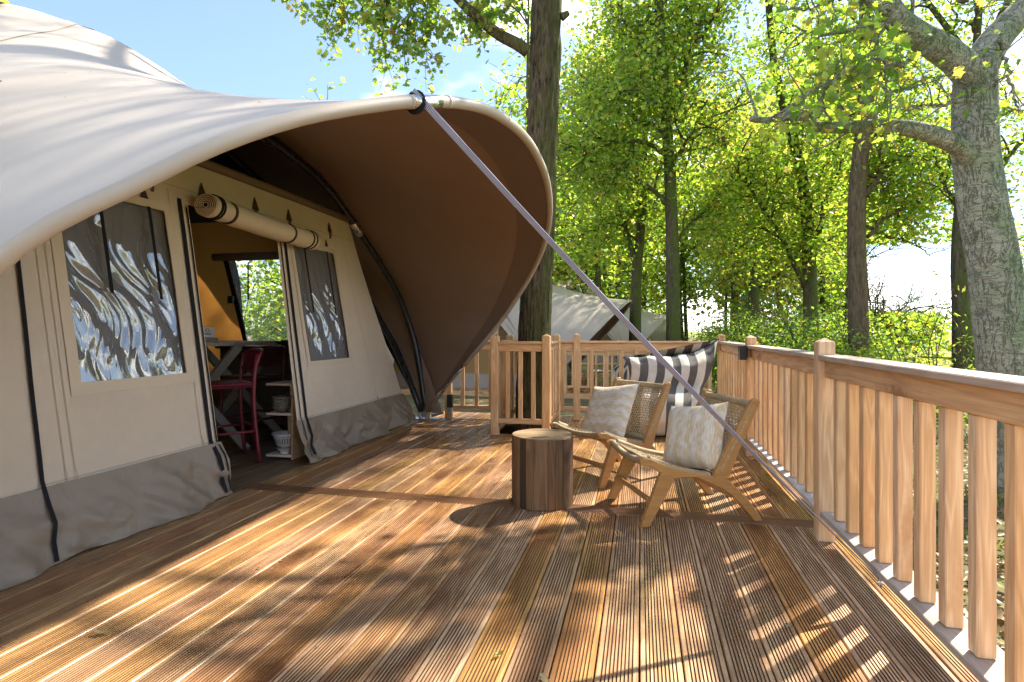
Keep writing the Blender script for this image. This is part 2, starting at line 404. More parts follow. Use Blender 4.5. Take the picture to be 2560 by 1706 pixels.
# leaves: thin, lit from both sides
def leaf(name, cols, tcols, gloss=.05, tf=.68):
    t = NT(name); geo = t.n('ShaderNodeNewGeometry'); r = geo.outputs['Random Per Island']
    c = t.ramp(r, cols); tcx = t.ramp(r, tcols)
    d = t.n('ShaderNodeBsdfDiffuse'); t.l(c, d.inputs[0]); tr = t.n('ShaderNodeBsdfTranslucent'); t.l(tcx, tr.inputs[0])
    m = t.n('ShaderNodeMixShader'); m.inputs[0].default_value = tf; t.l(d.outputs[0], m.inputs[1]); t.l(tr.outputs[0], m.inputs[2])
    g = t.n('ShaderNodeBsdfGlossy'); g.inputs['Roughness'].default_value = .45; g.inputs[0].default_value = (.8, .85, .8, 1)
    m2 = t.n('ShaderNodeMixShader'); m2.inputs[0].default_value = gloss; t.l(m.outputs[0], m2.inputs[1]); t.l(g.outputs[0], m2.inputs[2])
    return t.done(m2.outputs[0])
leaf('leaf_oak', [(0, (.05, .10, .018)), (.6, (.075, .14, .022)), (.85, (.12, .17, .03)), (1, (.26, .17, .04))],
     [(0, (.22, .42, .035)), (.5, (.34, .52, .05)), (.85, (.55, .60, .07)), (1, (.70, .45, .08))])
leaf('leaf_mid', [(0, (.055, .11, .018)), (.6, (.09, .16, .024)), (.9, (.15, .19, .03)), (1, (.34, .23, .04))],
     [(0, (.26, .50, .035)), (.5, (.46, .66, .05)), (.88, (.72, .76, .08)), (1, (.85, .58, .09))])
leaf('leaf_dark', [(0, (.03, .065, .016)), (.7, (.05, .10, .022)), (1, (.12, .14, .03))],
     [(0, (.16, .34, .03)), (.7, (.34, .52, .04)), (1, (.6, .6, .07))])
leaf('leaf_yellow', [(0, (.08, .12, .025)), (.5, (.14, .17, .03)), (1, (.30, .22, .045))],
     [(0, (.35, .48, .05)), (.5, (.60, .62, .08)), (1, (.8, .55, .1))])
leaf('leaf_red', [(0, (.10, .012, .012)), (1, (.20, .03, .02))], [(0, (.45, .03, .03)), (1, (.6, .09, .05))])
leaf('leaf_dry', [(0, (.20, .12, .05)), (.4, (.32, .21, .09)), (.75, (.40, .31, .16)), (1, (.22, .24, .07))], [(0, (.3, .2, .08)), (1, (.4, .32, .12))], .04, .2)
leaf('grass_blade', [(0, (.10, .15, .03)), (.5, (.20, .21, .06)), (1, (.34, .29, .12))], [(0, (.3, .4, .06)), (1, (.5, .45, .15))], .03, .35)

# ================================================================== SETTING
GZ = -0.45
rng = np.random.default_rng(7)
t = NT('soil'); co = t.tc.outputs['Object']
n1 = t.noise(co, .5, 6, .6); n2 = t.noise(co, 14, 5, .7)
c = t.mix(t.rng(n1, .4, .62, 0, 1), (.12, .085, .05), (.15, .155, .055)); c = t.mix(t.rng(n2, .4, .7, 0, .8), c, (.25, .20, .115))
far = t.n('ShaderNodeSeparateXYZ'); t.l(co, far.inputs[0])
c = t.mix(t.rng(far.outputs['X'], 8.5, 13, 0, 1), c, (.25, .28, .075))
t.done(t.bsdf(c, .95, .1, nrm=t.bump(n2, .7, .05)))
mb = MB(); xs = np.concatenate([[-900, -300, -100, -40], np.arange(-20, 30, .7), [34, 42, 60, 100, 300, 900]]); ys = np.concatenate([[-300, -60, -20, -6], np.arange(-2, 40, .7), [44, 55, 80, 140, 300, 900]])
P = np.zeros((len(xs), len(ys), 3))
for i, x in enumerate(xs):
    for j, y in enumerate(ys):
        P[i, j] = (x, y, GZ + (.05 * fbm(x * .6, y * .6, 1) if 1.4 < x < 30 or y > 8 else 0) - .0)
mb.grid(P[:, ::-1]); g = solo('ground', mb, 'soil', None, None, True, kind='structure')

# ---- deck boards, each one an object with milled grooves
PITCH, BW, TH = .1445, .1385, .028
def board_mesh(L, name, mat, w=BW, ng=9):
    m0 = .0135; gp = (w - 2 * m0) / ng; gw = gp * .44; gd = .0062
    prof = [(0, -TH), (0, -.003), (.003, 0)]
    for k in range(ng):
        x = m0 + gp * k + (gp - gw) / 2
        prof += [(x, 0), (x + gw * .12, -gd), (x + gw * .88, -gd), (x + gw, 0)]
    prof += [(w - .003, 0), (w, -.003), (w, -TH)]
    n = len(prof); v = [(x, 0, z) for x, z in prof] + [(x, L, z) for x, z in prof]
    f = [(i, i + 1, n + i + 1, n + i) for i in range(n - 1)] + [tuple(range(n - 1, -1, -1)), tuple(range(n, 2 * n))]
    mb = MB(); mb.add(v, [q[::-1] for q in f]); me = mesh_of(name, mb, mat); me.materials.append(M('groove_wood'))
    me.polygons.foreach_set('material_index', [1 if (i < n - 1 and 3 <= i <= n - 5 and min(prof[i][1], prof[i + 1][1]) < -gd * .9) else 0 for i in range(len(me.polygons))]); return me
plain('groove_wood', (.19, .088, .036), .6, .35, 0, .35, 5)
deck = struct('deck', (0, 0, 0))
NEAR0, NEAR1, FAR0, FAR1 = -.6, 3.582, 3.739, 7.62
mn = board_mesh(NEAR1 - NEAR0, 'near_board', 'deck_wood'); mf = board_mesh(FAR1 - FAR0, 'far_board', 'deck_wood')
X0 = -.005 - 19 * PITCH
for k in range(27):
    x = X0 + k * PITCH
    o = link('deck_board', mn, deck, (x + .003, NEAR0, rng.uniform(-.0012, .0012)))
    if x > -1.62 and x < -.95:      # boards cut round the tree
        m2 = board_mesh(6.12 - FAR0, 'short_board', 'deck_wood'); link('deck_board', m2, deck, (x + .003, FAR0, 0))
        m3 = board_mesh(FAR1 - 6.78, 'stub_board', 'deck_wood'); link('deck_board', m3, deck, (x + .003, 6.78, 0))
    else:
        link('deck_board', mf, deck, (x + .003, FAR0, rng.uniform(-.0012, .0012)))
mc = board_mesh(3.86, 'cross_board', 'deck_wood', .150, 12)
mc.materials[0] = M('cross_wood')
# cross board lies across: rotate its mesh so that it runs along x
mc.transform(Matrix.Rotation(-PI / 2, 4, 'Z'))
link('cross_board', mc, deck, (-2.79, 3.736, .001))
mb = MB()
for y in (0.2, 1.4, 2.6, 3.66, 4.9, 6.0, 7.2): mb.box(-2.74, 1.12, y - .035, y + .035, -.2, -.03)
part('joist', mb, 'floor_wood', deck)
mb = MB().box(-2.75, 1.15, 7.625, 7.65, -.2, -.005); part('fascia_board', mb, 'rail_wood_x', deck)
mb = MB().box(1.154, 1.18, -.6, 7.6, -.2, -.012); part('fascia_board', mb, 'rail_wood_y', deck)

# ---- tent floor
tf = struct('tent_floor')
for k in range(38):
    x = -2.772 - k * .145
    mbx = MB().box(x - .141, x, 1.3, 6.7, -.03, -.004 + rng.uniform(-.0015, .0015), .003); part('floor_board', mbx, 'floor_wood', tf)

# ---- railings
def post_mb(s=.085, h=1.095, z0=0.0):
    mb = MB(); a = s / 2; b = .006
    ring = [(-a + b, -a), (a - b, -a), (a, -a + b), (a, a - b), (a - b, a), (-a + b, a), (-a, a - b), (-a, -a + b)]
    v = [(x, y, z0) for x, y in ring] + [(x, y, h - .03) for x, y in ring] + [(x * .92, y * .92, h - .022) for x, y in ring] + [(0, 0, h)]
    f = []
    for k in (0, 1):
        for i in range(8):
            j = (i + 1) % 8; f.append((k * 8 + i, k * 8 + j, k * 8 + 8 + j, k * 8 + 8 + i))
    for i in range(8): f.append((16 + i, 16 + (i + 1) % 8, 24))
    f.append(tuple(range(7, -1, -1))); mb.add(v, f); return mb
POST = mesh_of('post', post_mb(), 'rail_wood_z')
def bal_mesh(s, z0, z1, name): return mesh_of(name, MB().box(-s / 2, s / 2, -s / 2, s / 2, z0, z1, .004), 'rail_wood_z')
BAL = bal_mesh(.052, .161, .879, 'baluster'); BAL2 = bal_mesh(.047, .166, .884, 'baluster')
def railing(A, B, posts, o, label, group=None, z=0.0, pitch=.187, first=None, right=False):
    """A to B along local x; o = +1 / -1: which local y is outside"""
    A = np.array(A, float); B = np.array(B, float); d = B - A; L = np.linalg.norm(d)
    root = thing('deck_railing', (A[0], A[1], z), label, 'railing', group, math.atan2(d[1], d[0]))
    wx = 'cap_wood_y' if False else 'rail_wood_x'
    for p in posts: link('post', POST, root, (p, 0, rng.uniform(-.006, .006)), rng.integers(0, 4) * PI / 2)
    seg = list(zip(posts[:-1], posts[1:]))
    if posts[0] > .06: seg = [(-.0425, posts[0])] + seg
    for a, b in seg:
        x0, x1 = a + .0435, b - .0435
        y0, y1 = sorted((-.045 * o, .095 * o)); part('cap_rail', MB().box(x0, x1, y0, y1, .972, .9995, .004), 'cap_x' if right else 'rail_wood_x', root, world=False)
        y0, y1 = sorted((-.012 * o, .035 * o)); part('top_rail', MB().box(x0, x1, y0, y1, .880, .971, .005), 'rail_wood_x', root, world=False)
        if right: y0, y1 = sorted((-.035 * o, .103 * o)); part('bottom_rail', MB().box(x0, x1, y0, y1, .132, .160, .003), 'plate_x', root, world=False)
        else: y0, y1 = sorted((-.03 * o, .045 * o)); part('bottom_rail', MB().box(x0, x1, y0, y1, .118, .165, .004), 'rail_wood_x', root, world=False)
        n = max(int(round((b - a) / pitch)) - (0 if right else 1), 1); st = (b - a) / (n + 1)
        for k in range(n):
            link('baluster', BAL if right else BAL2, root, (a + st * (k + 1), (.0245 if right else .011) * o, 0), rng.integers(0, 4) * PI / 2)
    return root
wood('cap_x', [(.50, .39, .30), (.54, .42, .33)], 'x', 12, (.5, .7), (.36, .25, .17), .6, .2, .5, .3)
wood('plate_x', [(.42, .36, .29)], 'x', 12, (.5, .7), (.33, .23, .15), .5, .2, .4, .3)
rr = railing((.972, -.3), (.972, 7.5), [1.57, 3.71, 5.85, 7.8], -1, 'long timber railing with wide pale cap running down the right of the deck', right=True)
rb = railing((-2.43, 7.08), (.93, 7.46), [.0, 1.65], +1, 'timber railing across the far end of the deck behind the bean bag')
# last bay of the far railing, up to the corner post
L = math.hypot(3.36, .38)
for a, b in [(1.65, L - .02)]:
    part('cap_rail', MB().box(a + .0435, b, -.045, .095, .972, .9995, .004), 'rail_wood_x', rb, world=False)
    part('top_rail', MB().box(a + .0435, b, -.012, .035, .880, .971, .005), 'rail_wood_x', rb, world=False)
    part('bottom_rail', MB().box(a + .0435, b, -.03, .045, .118, .165, .004), 'rail_wood_x', rb, world=False)
    for k in range(8): link('baluster', BAL2, rb, (a + .187 * (k + 1), .011, 0), rng.integers(0, 4) * PI / 2)
# guard round the tree
gd = thing('tree_guard', (-1.26, 6.4, 0), 'square timber guard of posts and balusters round the trunk standing in the deck', 'guard')
GC = [(-1.55, 6.07), (-.985, 6.07), (-.985, 6.82), (-1.55, 6.82)]
for (x, y), rzz in zip(GC, (0, 1, 2, 3)): link('post', POST, gd, (x + 1.26, y - 6.4, 0), rzz * PI / 2)
def gside(x0, y0, x1, y1, nb, mat):
    dx, dy = x1 - x0, y1 - y0; L = math.hypot(dx, dy); ux, uy = dx / L, dy / L
    def bar(z0, z1, h, a=.0435):
        mb = MB(); c0 = (x0 + ux * a, y0 + uy * a); c1 = (x1 - ux * a, y1 - uy * a)
        mb.box(min(c0[0], c1[0]) - h * abs(uy), max(c0[0], c1[0]) + h * abs(uy), min(c0[1], c1[1]) - h * abs(ux), max(c0[1], c1[1]) + h * abs(ux), z0, z1, .004); return mb
    part('cap_rail', bar(.985, 1.012, .05), mat, gd); part('top_rail', bar(.905, .984, .022), mat, gd); part('bottom_rail', bar(.125, .178, .03), mat, gd)
    for k in range(nb):
        tt = (k + 1) / (nb + 1); link('baluster', BG, gd, (x0 + dx * tt + 1.26, y0 + dy * tt - 6.4, 0), k * PI / 2)
BG = bal_mesh(.045, .179, .904, 'baluster')
gside(*GC[0], *GC[1], 3, 'rail_wood_x'); gside(*GC[1], *GC[2], 3, 'rail_wood_y'); gside(*GC[3], *GC[2], 3, 'rail_wood_x'); gside(*GC[0], *GC[3], 3, 'rail_wood_y')

# ---- neighbouring decks and railings further along
def far_deck(x0, x1, y0, y1, z):
    d = struct('deck', (x0, y0, z)); n = int((x1 - x0) / .145)
    me = mesh_of('far_deck_board', MB().box(0, .139, 0, y1 - y0, -.03, 0, .003), 'deck_wood')
    for k in range(n): link('deck_board', me, d, (k * .145, 0, rng.uniform(-.002, .002)))
    part('fascia_board', MB().box(0, x1 - x0, -.03, -.002, -.19, -.005), 'rail_wood_x', d, world=False)
    mb = MB()
    for k in range(int((x1 - x0) / 1.2) + 1): mb.box(k * 1.2 + .05, k * 1.2 + .14, .05, .14, -.6, -.031)
    part('deck_leg', mb, 'rail_wood_z', d, world=False)
    return d
far_deck(-9.6, 1.55, 13.35, 19.8, -.33)
far_deck(-6.5, 3.2, 27.0, 33.0, -.36)
railing((-1.75, 13.5), (1.5, 13.5), [.0, 1.65, 3.25], +1, 'timber railing at the front of the lower deck beyond the tree guard', z=-.33)
railing((1.5, 13.55), (1.5, 19.6), [1.5, 3.0, 4.5, 6.0], -1, 'timber side railing receding along the lower deck next door', z=-.33)
railing((-1.0, 27.1), (3.1, 27.1), [.0, 1.4, 2.75, 4.1], +1, 'farthest timber railing seen as a thin band between two trunks', z=-.36)

# ================================================================== TENT
YC = 4.1
def mir(h): return [(x, 2 * YC - y, z) for x, y, z in h] + [p for p in h[::-1][1:]]
HOOP = [(-2.65, 1.29, .08), (-2.5, 1.25, .26), (-2.16, 1.16, .65), (-1.91, 1.12, .92), (-1.63, 1.10, 1.23), (-1.49, 1.17, 1.39), (-1.36, 1.31, 1.53), (-1.23, 1.47, 1.68), (-1.09, 1.71, 1.84), (-.93, 2.04, 2.0), (-.88, 2.17, 2.05), (-.8, 2.44, 2.145), (-.73, 2.78, 2.225), (-.68, 3.2, 2.27), (-.67, 3.67, 2.29), (-.69, 4.26, 2.26), (-.77, 4.93, 2.18), (-.89, 5.50, 2.05), (-1.06, 5.94, 1.85), (-1.3, 6.31, 1.59), (-1.63, 6.61, 1.225), (-1.91, 6.67, .915), (-2.16, 6.75, .65), (-2.5, 6.80, .26), (-2.65, 6.86, .08)]
ARC_A = mir([(-2.66, 6.93, .1), (-2.82, 7.0, .91), (-2.94, 6.85, 1.46), (-3.0, 6.6, 1.78), (-3.08, 6.27, 2.11), (-3.13, 5.97, 2.35), (-3.19, 5.57, 2.63), (-3.22, 5.2, 2.78), (-3.26, 4.6, 2.92), (-3.27, 4.1, 2.96)])
ARC_B = mir([(-2.70, 6.85, .1), (-2.92, 6.94, .57), (-3.14, 7.03, .96), (-3.32, 7.02, 1.27), (-3.5, 7.01, 1.59), (-3.74, 6.95, 2.0), (-3.98, 6.5, 2.42), (-4.13, 5.95, 2.74), (-4.30, 5.3, 3.10), (-4.50, 4.8, 3.45), (-4.66, 4.42, 3.70), (-4.78, 4.1, 3.80)])
ARC_B = [(x, y, z) if y > YC or z > 3.7 else (x, y, z - .12 * (1 if z > 2.6 else 0)) for x, y, z in ARC_B]
def dome(x, s, zt, yw): return mir([(x, YC + yw, .1), (x, YC + yw * 1.01, zt * .25), (x, YC + yw * .9, zt * .47), (x, YC + yw * .62, zt * .68), (x, YC + yw * .35, zt * .83), (x, YC + yw * .15, zt * .94), (x, YC, zt)])
ARC_D = dome(-6.4, 1, 4.12, 3.9); ARC_E = dome(-8.6, 1, 3.2, 3.7); ARC_F = dome(-10.0, 1, 1.6, 3.0)
tent = thing('safari_tent', (-2.8, YC, 0), 'large beige canvas tent with swooping brown-lined canopy over the deck', 'tent')
NU = 64
rows = [crom(a, 401) for a in (HOOP, ARC_A, ARC_B, ARC_D, ARC_E, ARC_F)]
TR = [.06, .002, .0, .0, 0, 0]; SUBN = [16, 8, 12, 6, 4]
def row_at(k, u): 
    r = rows[k]; f = np.clip(u, 0, 1) * 400; i = np.minimum(f.astype(int), 399); w = (f - i)[:, None]
    return r[i] * (1 - w) + r[i + 1] * w
surf = []; vv = []
uu = np.linspace(0, 1, NU)
for k in range(5):
    for j in range(SUBN[k] + (1 if k == 4 else 0)):
        w = j / SUBN[k]
        tr = TR[k] * (1 - w) ** 3.5 + TR[k + 1] * w if k == 0 else 0
        if k == 2: tr = .27 * math.sin(PI * w) ** .8
        u = tr + (1 - 2 * tr) * uu
        p = [row_at(min(max(k + q, 0), 5), u) for q in (-1, 0, 1, 2)]
        if k == 0: p[0] = p[1] * 2 - p[2]
        if k == 4: p[3] = p[2] * 2 - p[1]
        c = .5 * ((2 * p[1]) + (-p[0] + p[2]) * w + (2 * p[0] - 5 * p[1] + 4 * p[2] - p[3]) * w * w + (-p[0] + 3 * p[1] - 3 * p[2] + p[3]) * w ** 3)
        if k == 0: c[:, 2] -= .10 * math.sin(PI * w) * np.sin(PI * uu) ** 1.5
        surf.append(c); vv.append(k + w)
SURF = np.array(surf); VV = np.array(vv)
du = np.gradient(SURF, axis=1); dvv = np.gradient(SURF, axis=0); NRM = np.cross(dvv, du); NRM /= np.maximum(np.linalg.norm(NRM, axis=2, keepdims=True), 1e-9)
ctr = np.array([-4.0, YC, .6]); sgn = np.sign(np.sum(NRM * (SURF - ctr), axis=2, keepdims=True)); NRM *= np.where(np.median(sgn) < 0, -1, 1)
def sheet(off, a, b, flip=False):
    mb = MB(); g = (SURF + NRM * off)[a:b]; mb.grid(g[:, ::-1] if flip else g); return mb
kA, kB = SUBN[0], SUBN[0] + SUBN[1]
part('roof_membrane', sheet(.010, 0, len(SURF)), 'roof_out', tent, True)
part('canopy_lining', sheet(-.004, 0, kB + 1, True), 'roof_in', tent, True)
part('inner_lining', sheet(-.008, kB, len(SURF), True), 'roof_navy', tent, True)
hem = (SURF - NRM * .009)[0:3]; part('hem_band', MB().grid(hem[:, 22:]), 'roof_hem', tent, True)
hp = rows[0]; i0, i1 = 30, 370
part('hoop_sleeve', MB().tube(hp[i0:i1:4], .026, 12), 'roof_out', tent, True)
part('hoop_pole', MB().tube(np.concatenate([hp[0:i0 + 2:3]]), .02, 10), 'steel', tent, True); part('hoop_pole', MB().tube(hp[i1 - 2:401:3], .02, 10), 'steel', tent, True)
ij = int(np.argmin(np.linalg.norm(hp - np.array([-.875, 2.185, 2.055]), axis=1)))
part('pole_joint', MB().tube(hp[ij - 2:ij + 7:2], .0272, 14), 'alu', tent, True)
for q in (ij - 3, ij + 8, ij + 34): part('sleeve_ring', MB().tube([hp[q], hp[q] + (hp[q + 1] - hp[q]) * .6], .0282, 14), 'roof_out', tent, True)
def inward(P, k):
    v = np.array([0, YC, .5]) - P; v[:, 0] = .25; v /= np.linalg.norm(v, axis=1, keepdims=True); return P + v * k * np.minimum(1, .25 + P[:, 2:3] / .35)
for arc in (ARC_A, ARC_B): part('arch_pole', MB().tube(inward(crom(arc, 90), .085), .038, 12), 'black_metal', tent, True)
aj = crom(ARC_A, 300); q = int(np.argmin(np.linalg.norm(aj - np.array([-3.13, 5.97, 2.35]), axis=1)))
part('pole_collar', MB().tube(inward(aj, .085)[q - 3:q + 4], .0445, 14), 'alu', tent, True)
# cut edge piping at the side opening
for e in (0, NU - 1): part('edge_piping', MB().tube(SURF[kB:kB + SUBN[2] + 1, e], .009, 6), 'black_fabric', tent, True)
# foot: tube sockets, pins and plate
def foot(y, sgnf):
    mb = MB(); mb.box(-2.86, -2.5, y - .09, y + .09, -.003, .012, .002)
    mb.tube([(-2.66, y, .012), (-2.66, y, .2)], .036, 12); mb.tube([(-2.72, y - .05, .02), (-2.76, y - .05, .19)], .032, 12)
    mb.tube([(-2.60, y, .05), (-2.45, y + .02, .09)], .022, 10); mb.tube([(-2.66, y - .10, .07), (-2.66, y + .10, .07)], .03, 12)
    part('foot_bracket', mb, 'galv', tent)
    mb = MB(); mb.tube([(-2.64, y - .04, .19), (-2.64, y - .048, .19)], .016, 10); part('foot_bolt', mb, 'steel', tent)
    mb = MB(); mb.tube(crom([(-2.85, y + .02, .5), (-2.82, y, .33), (-2.78, y, .2), (-2.75, y, .1)], 10), .006, 5); part('tension_strap', mb, 'black_fabric', tent)
foot(6.91, 1); foot(1.29, -1)
# roof seam bands along the rear arch
part('seam_band', MB().grid((SURF + NRM * .016)[kB - 0:kB + 2]), 'roof_out', tent, True)
# sewn panel joins running from the hoop to the rear arch, and along the saddle
for ju in ():
    g = (SURF + NRM * .0112)[0:kB + 1]; w_ = (g[:, ju + 1] - g[:, ju]) * .16; part('seam', MB().grid(np.stack([g[:, ju] - w_, g[:, ju] + w_], 1)), 'roof_seam', tent, True)
    g = (SURF - NRM * .0065)[0:kB + 1]; part('seam', MB().grid(np.stack([g[:, ju] + w_, g[:, ju] - w_], 1)), 'roof_hem', tent, True)
# bits of leaf lying on the roof cloth
mb = MB(); rgd = np.random.default_rng(3)
for k in range(70):
    i = rgd.integers(2, kB); j = rgd.integers(6, NU - 8); p = SURF[i, j] + NRM[i, j] * .014; e1 = SURF[i, j + 1] - SURF[i, j]; e1 /= np.linalg.norm(e1); e2 = np.cross(NRM[i, j], e1); s1 = rgd.uniform(.003, .008); a = rgd.uniform(0, 6.28); f1 = e1 * math.cos(a) + e2 * math.sin(a); f2 = np.cross(NRM[i, j], f1); q = p + e1 * rgd.uniform(0, .08) + e2 * rgd.uniform(-.05, .05)
    mb.add([q - f1 * s1, q + f2 * s1 * .4 + NRM[i, j] * .003, q + f1 * s1, q - f2 * s1 * .4], [(0, 1, 2, 3)])
part('leaf_specks', mb, 'leaf_dry', tent)['kind'] = 'stuff'
# vent opening high on the roof
vq = (SURF + NRM * .03)[kB + 5:kB + 9, 20:30]; part('vent_opening', MB().grid(vq), 'black_fabric', tent, True)
vq = (SURF + NRM * .05)[kB + 5:kB + 9, 20:30] + np.array([0, 0, .03]); part('vent_flap', MB().grid(vq[1:]), 'roof_out', tent, True)

# ---- front wall
def wx(y, z):
    w = .010 * fbm(y * 1.3, z * .7, 3.1) + .006 * math.sin(y * 9 + 2 * nz3(y, z, 1)) * max(0, min(1, (y - 5.3) * 2)) * (1 if z > .3 else .4)
    return -2.80 - .165 * z + w
def sx(y, z):
    k = max(0.0, (.36 - z) / .36)
    return wx(y, z) + .012 + k * .06 + (.014 + .06 * k * min(1, .25 + k)) * fbm(y * 2.2 + z * 2.5, z * 3.4 - y * .8, 9.3, 3) + .016 * k * math.sin(y * 7 + 3 * nz3(y, 0, 0)) + .055 * min(1, k * 1.6) * (.22 - abs(nz3(y * 3.3 - z * 4.5, z * 2.2 + y * .7, 21.0))) + .03 * min(1, k * 2) * (.2 - abs(nz3(y * 6.5 + z * 7, z * 5, 33.0)))
YB = [lambda z: 1.26 + .36 * z, lambda z: 2.40, lambda z: 2.51, lambda z: 3.24, lambda z: 3.433 + .015 * z, lambda z: 4.345 + .063 * z, lambda z: 4.70, lambda z: 5.42, lambda z: 5.52, lambda z: 6.68 - .36 * z]
NS = [14, 2, 10, 4, 12, 5, 10, 2, 14]
ZB = [.355, .85, 1.93, 2.02, 2.345]; ZS = [8, 16, 2, 6]
def wall_cells(c0, c1, r0, r1, hole=lambda c, r: False, fx=wx):
    mb = MB(); zs = []; zr = []
    for r in range(r0, r1):
        for j in range(ZS[r]): zs.append(ZB[r] + (ZB[r + 1] - ZB[r]) * j / ZS[r]); zr.append(r)
    zs.append(ZB[r1])
    ycols = [];
    for c in range(c0, c1):
        for i in range(NS[c]): ycols.append((c, i / NS[c]))
    V = []
    for z in zs:
        row = [YB[c](z) * (1 - w) + YB[c + 1](z) * w for c, w in ycols] + [YB[c1](z)]
        V.append([(fx(y, z), y, z) for y in row])
    m = len(V[0]); f = []
    for i in range(len(zs) - 1):
        for j in range(m - 1):
            if hole(ycols[j][0], zr[i]): continue
            f.append((i * m + j, i * m + j + 1, (i + 1) * m + j + 1, (i + 1) * m + j))
    mb.add(sum(V, []), f); return mb
part('wall_panel', wall_cells(0, 4, 0, 3, lambda c, r: c == 2 and r == 1), 'canvas', tent, True)
part('wall_panel', wall_cells(5, 9, 0, 3, lambda c, r: c == 6 and r == 1), 'canvas', tent, True)
part('header_panel', wall_cells(0, 9, 3, 4), 'canvas', tent, True)
def skirt(y0, y1, n):
    n = int(n * 1.8); zs = np.linspace(.0, .362, 22); ys = np.linspace(y0, y1, n); G = np.zeros((22, n, 3))
    for i, z in enumerate(zs):
        for j, y in enumerate(ys):
            yy = y
            if y1 > 6: yy = y0 + (y - y0) * ((6.70 - .36 * z) - y0) / (y1 - y0)
            if y0 < 2: yy = y1 - (y1 - y) * (y1 - (1.26 + .36 * z)) / (y1 - y0)
            G[i, j] = (sx(yy, z), yy, max(z, .004 + .006 * (1 + nz3(y * 5, 0, 0))))
    return MB().grid(G)
part('skirt', skirt(1.26, 2.235, 34), 'skirt', tent, True); part('skirt', skirt(2.225, 3.45, 44), 'skirt', tent, True); part('skirt', skirt(4.34, 6.68, 70), 'skirt', tent, True)
def ribbon(pts, w, mat, off, name, fx=wx, pn=tent):
    """flat strip lying off in front of the wall, pts (y, z)"""
    P = crom([(0, a, b) for a, b in pts], 24)[:, 1:]; T = np.gradient(P, axis=0); T /= np.linalg.norm(T, axis=1, keepdims=True); Nn = np.stack([T[:, 1], -T[:, 0]], 1)
    G = []
    for s_ in (-1, 1):
        G.append([(((sx if q[1] < .36 and fx is wx else fx)(q[0], max(q[1], .0))) + off, q[0], q[1]) for q in P + Nn * w * s_ / 2])
    part(name, MB().grid(np.array(G)), mat, pn, True)
# zip line and black hook tapes
ribbon([(2.262, 2.2), (2.258, 1.48), (2.245, .9), (2.235, .36), (2.215, .02)], .022, 'black_fabric', .010, 'zip')
ribbon([(3.385, 2.05), (3.375, 1.5), (3.37, .9), (3.365, .36), (3.38, .03)], .036, 'black_fabric', .008, 'hook_tape')
ribbon([(3.44, 2.0), (3.432, 1.4), (3.425, .8), (3.42, .36), (3.43, .03)], .014, 'black_fabric', .008, 'zip')
ribbon([(4.505, 1.93), (4.475, 1.4), (4.44, .8), (4.42, .36), (4.40, .06)], .014, 'black_fabric', .008, 'zip')
ribbon([(4.575, 1.93), (4.545, 1.4), (4.52, .8), (4.50, .36), (4.475, .06)], .036, 'black_fabric', .008, 'hook_tape')
for pts_ in ([(2.36, 2.3), (2.36, 1.2), (2.36, .36)], [(2.41, 2.3), (2.41, 1.2), (2.41, .36)], [(2.1, 2.13), (3.3, 2.13), (4.6, 2.13), (5.85, 2.13)], [(2.25, .372), (2.9, .372), (3.43, .372)], [(4.37, .372), (5.4, .372), (6.52, .372)], [(5.62, 2.3), (5.75, 1.2), (5.9, .36)], [(3.30, 2.1), (3.30, 1.2), (3.29, .36)]): ribbon(pts_, .006, 'stitch', .0035, 'stitch_line')
# window surrounds, panes, blinds, hanging straps
def frame(y0, y1, z0, z1, w=.065):
    for nm, (a, b, c_, d) in dict(l=(y0 - w, y0, z0 - w, z1 + w), r=(y1, y1 + w, z0 - w, z1 + w), b=(y0, y1, z0 - w, z0), t=(y0, y1, z1, z1 + w)).items():
        ys = np.linspace(a, b, max(int((b - a) / .06), 2)); zs = np.linspace(c_, d, max(int((d - c_) / .06), 2))
        part('window_border', MB().grid(np.array([[(wx(y, z) + .006 + .002 * nz3(y * 8, z * 8, 5), y, z) for y in ys] for z in zs])), 'canvas_band', tent, True)
def pane(y0, y1, z0, z1, amp, seed, mat='pvc', n=(56, 84)):
    G = np.zeros((n[1], n[0], 3))
    for i, z in enumerate(np.linspace(z0, z1, n[1])):
        for j, y in enumerate(np.linspace(y0, y1, n[0])):
            ey = min(1, 6 * min(y - y0, y1 - y) / (y1 - y0) + .15); ez = min(1, 5 * min(z - z0, z1 - z) / (z1 - z0) + .15)
            low = 1.15 - .45 * (z - z0) / (z1 - z0)
            cc = y + .34 * z; q1 = nz3(cc * 8.5, z * 1.6, seed); q2 = nz3(cc * 15 + 1.1 * math.sin(z * 9), z * 3.1, seed + 4)
            d = amp * low * ey * ez * (1.2 * q1 - .7 * abs(q2) + .10 * low * nz3(y * 18, z * 10, seed + 3))
            G[i, j] = (-2.80 - .165 * z - .012 + d, y, z)
    part('window_pane', MB().grid(G), mat, tent, True)
    zs = np.linspace(z0 - .1, z1 + .1, 12); ys = np.linspace(y0 - .09, y1 + .09, 20)
    part('window_blind', MB().grid(np.array([[(-2.80 - .165 * z - .045 + .004 * math.sin(y * 40), y, z) for y in ys] for z in zs])), 'blind', tent, True)
frame(2.51, 3.24, .85, 1.93); frame(4.70, 5.42, .85, 1.93, .05)
pane(2.505, 3.245, .845, 1.935, .042, 2.0, n=(90, 100)); pane(4.695, 5.425, .845, 1.935, .026, 7.5, n=(90, 100))
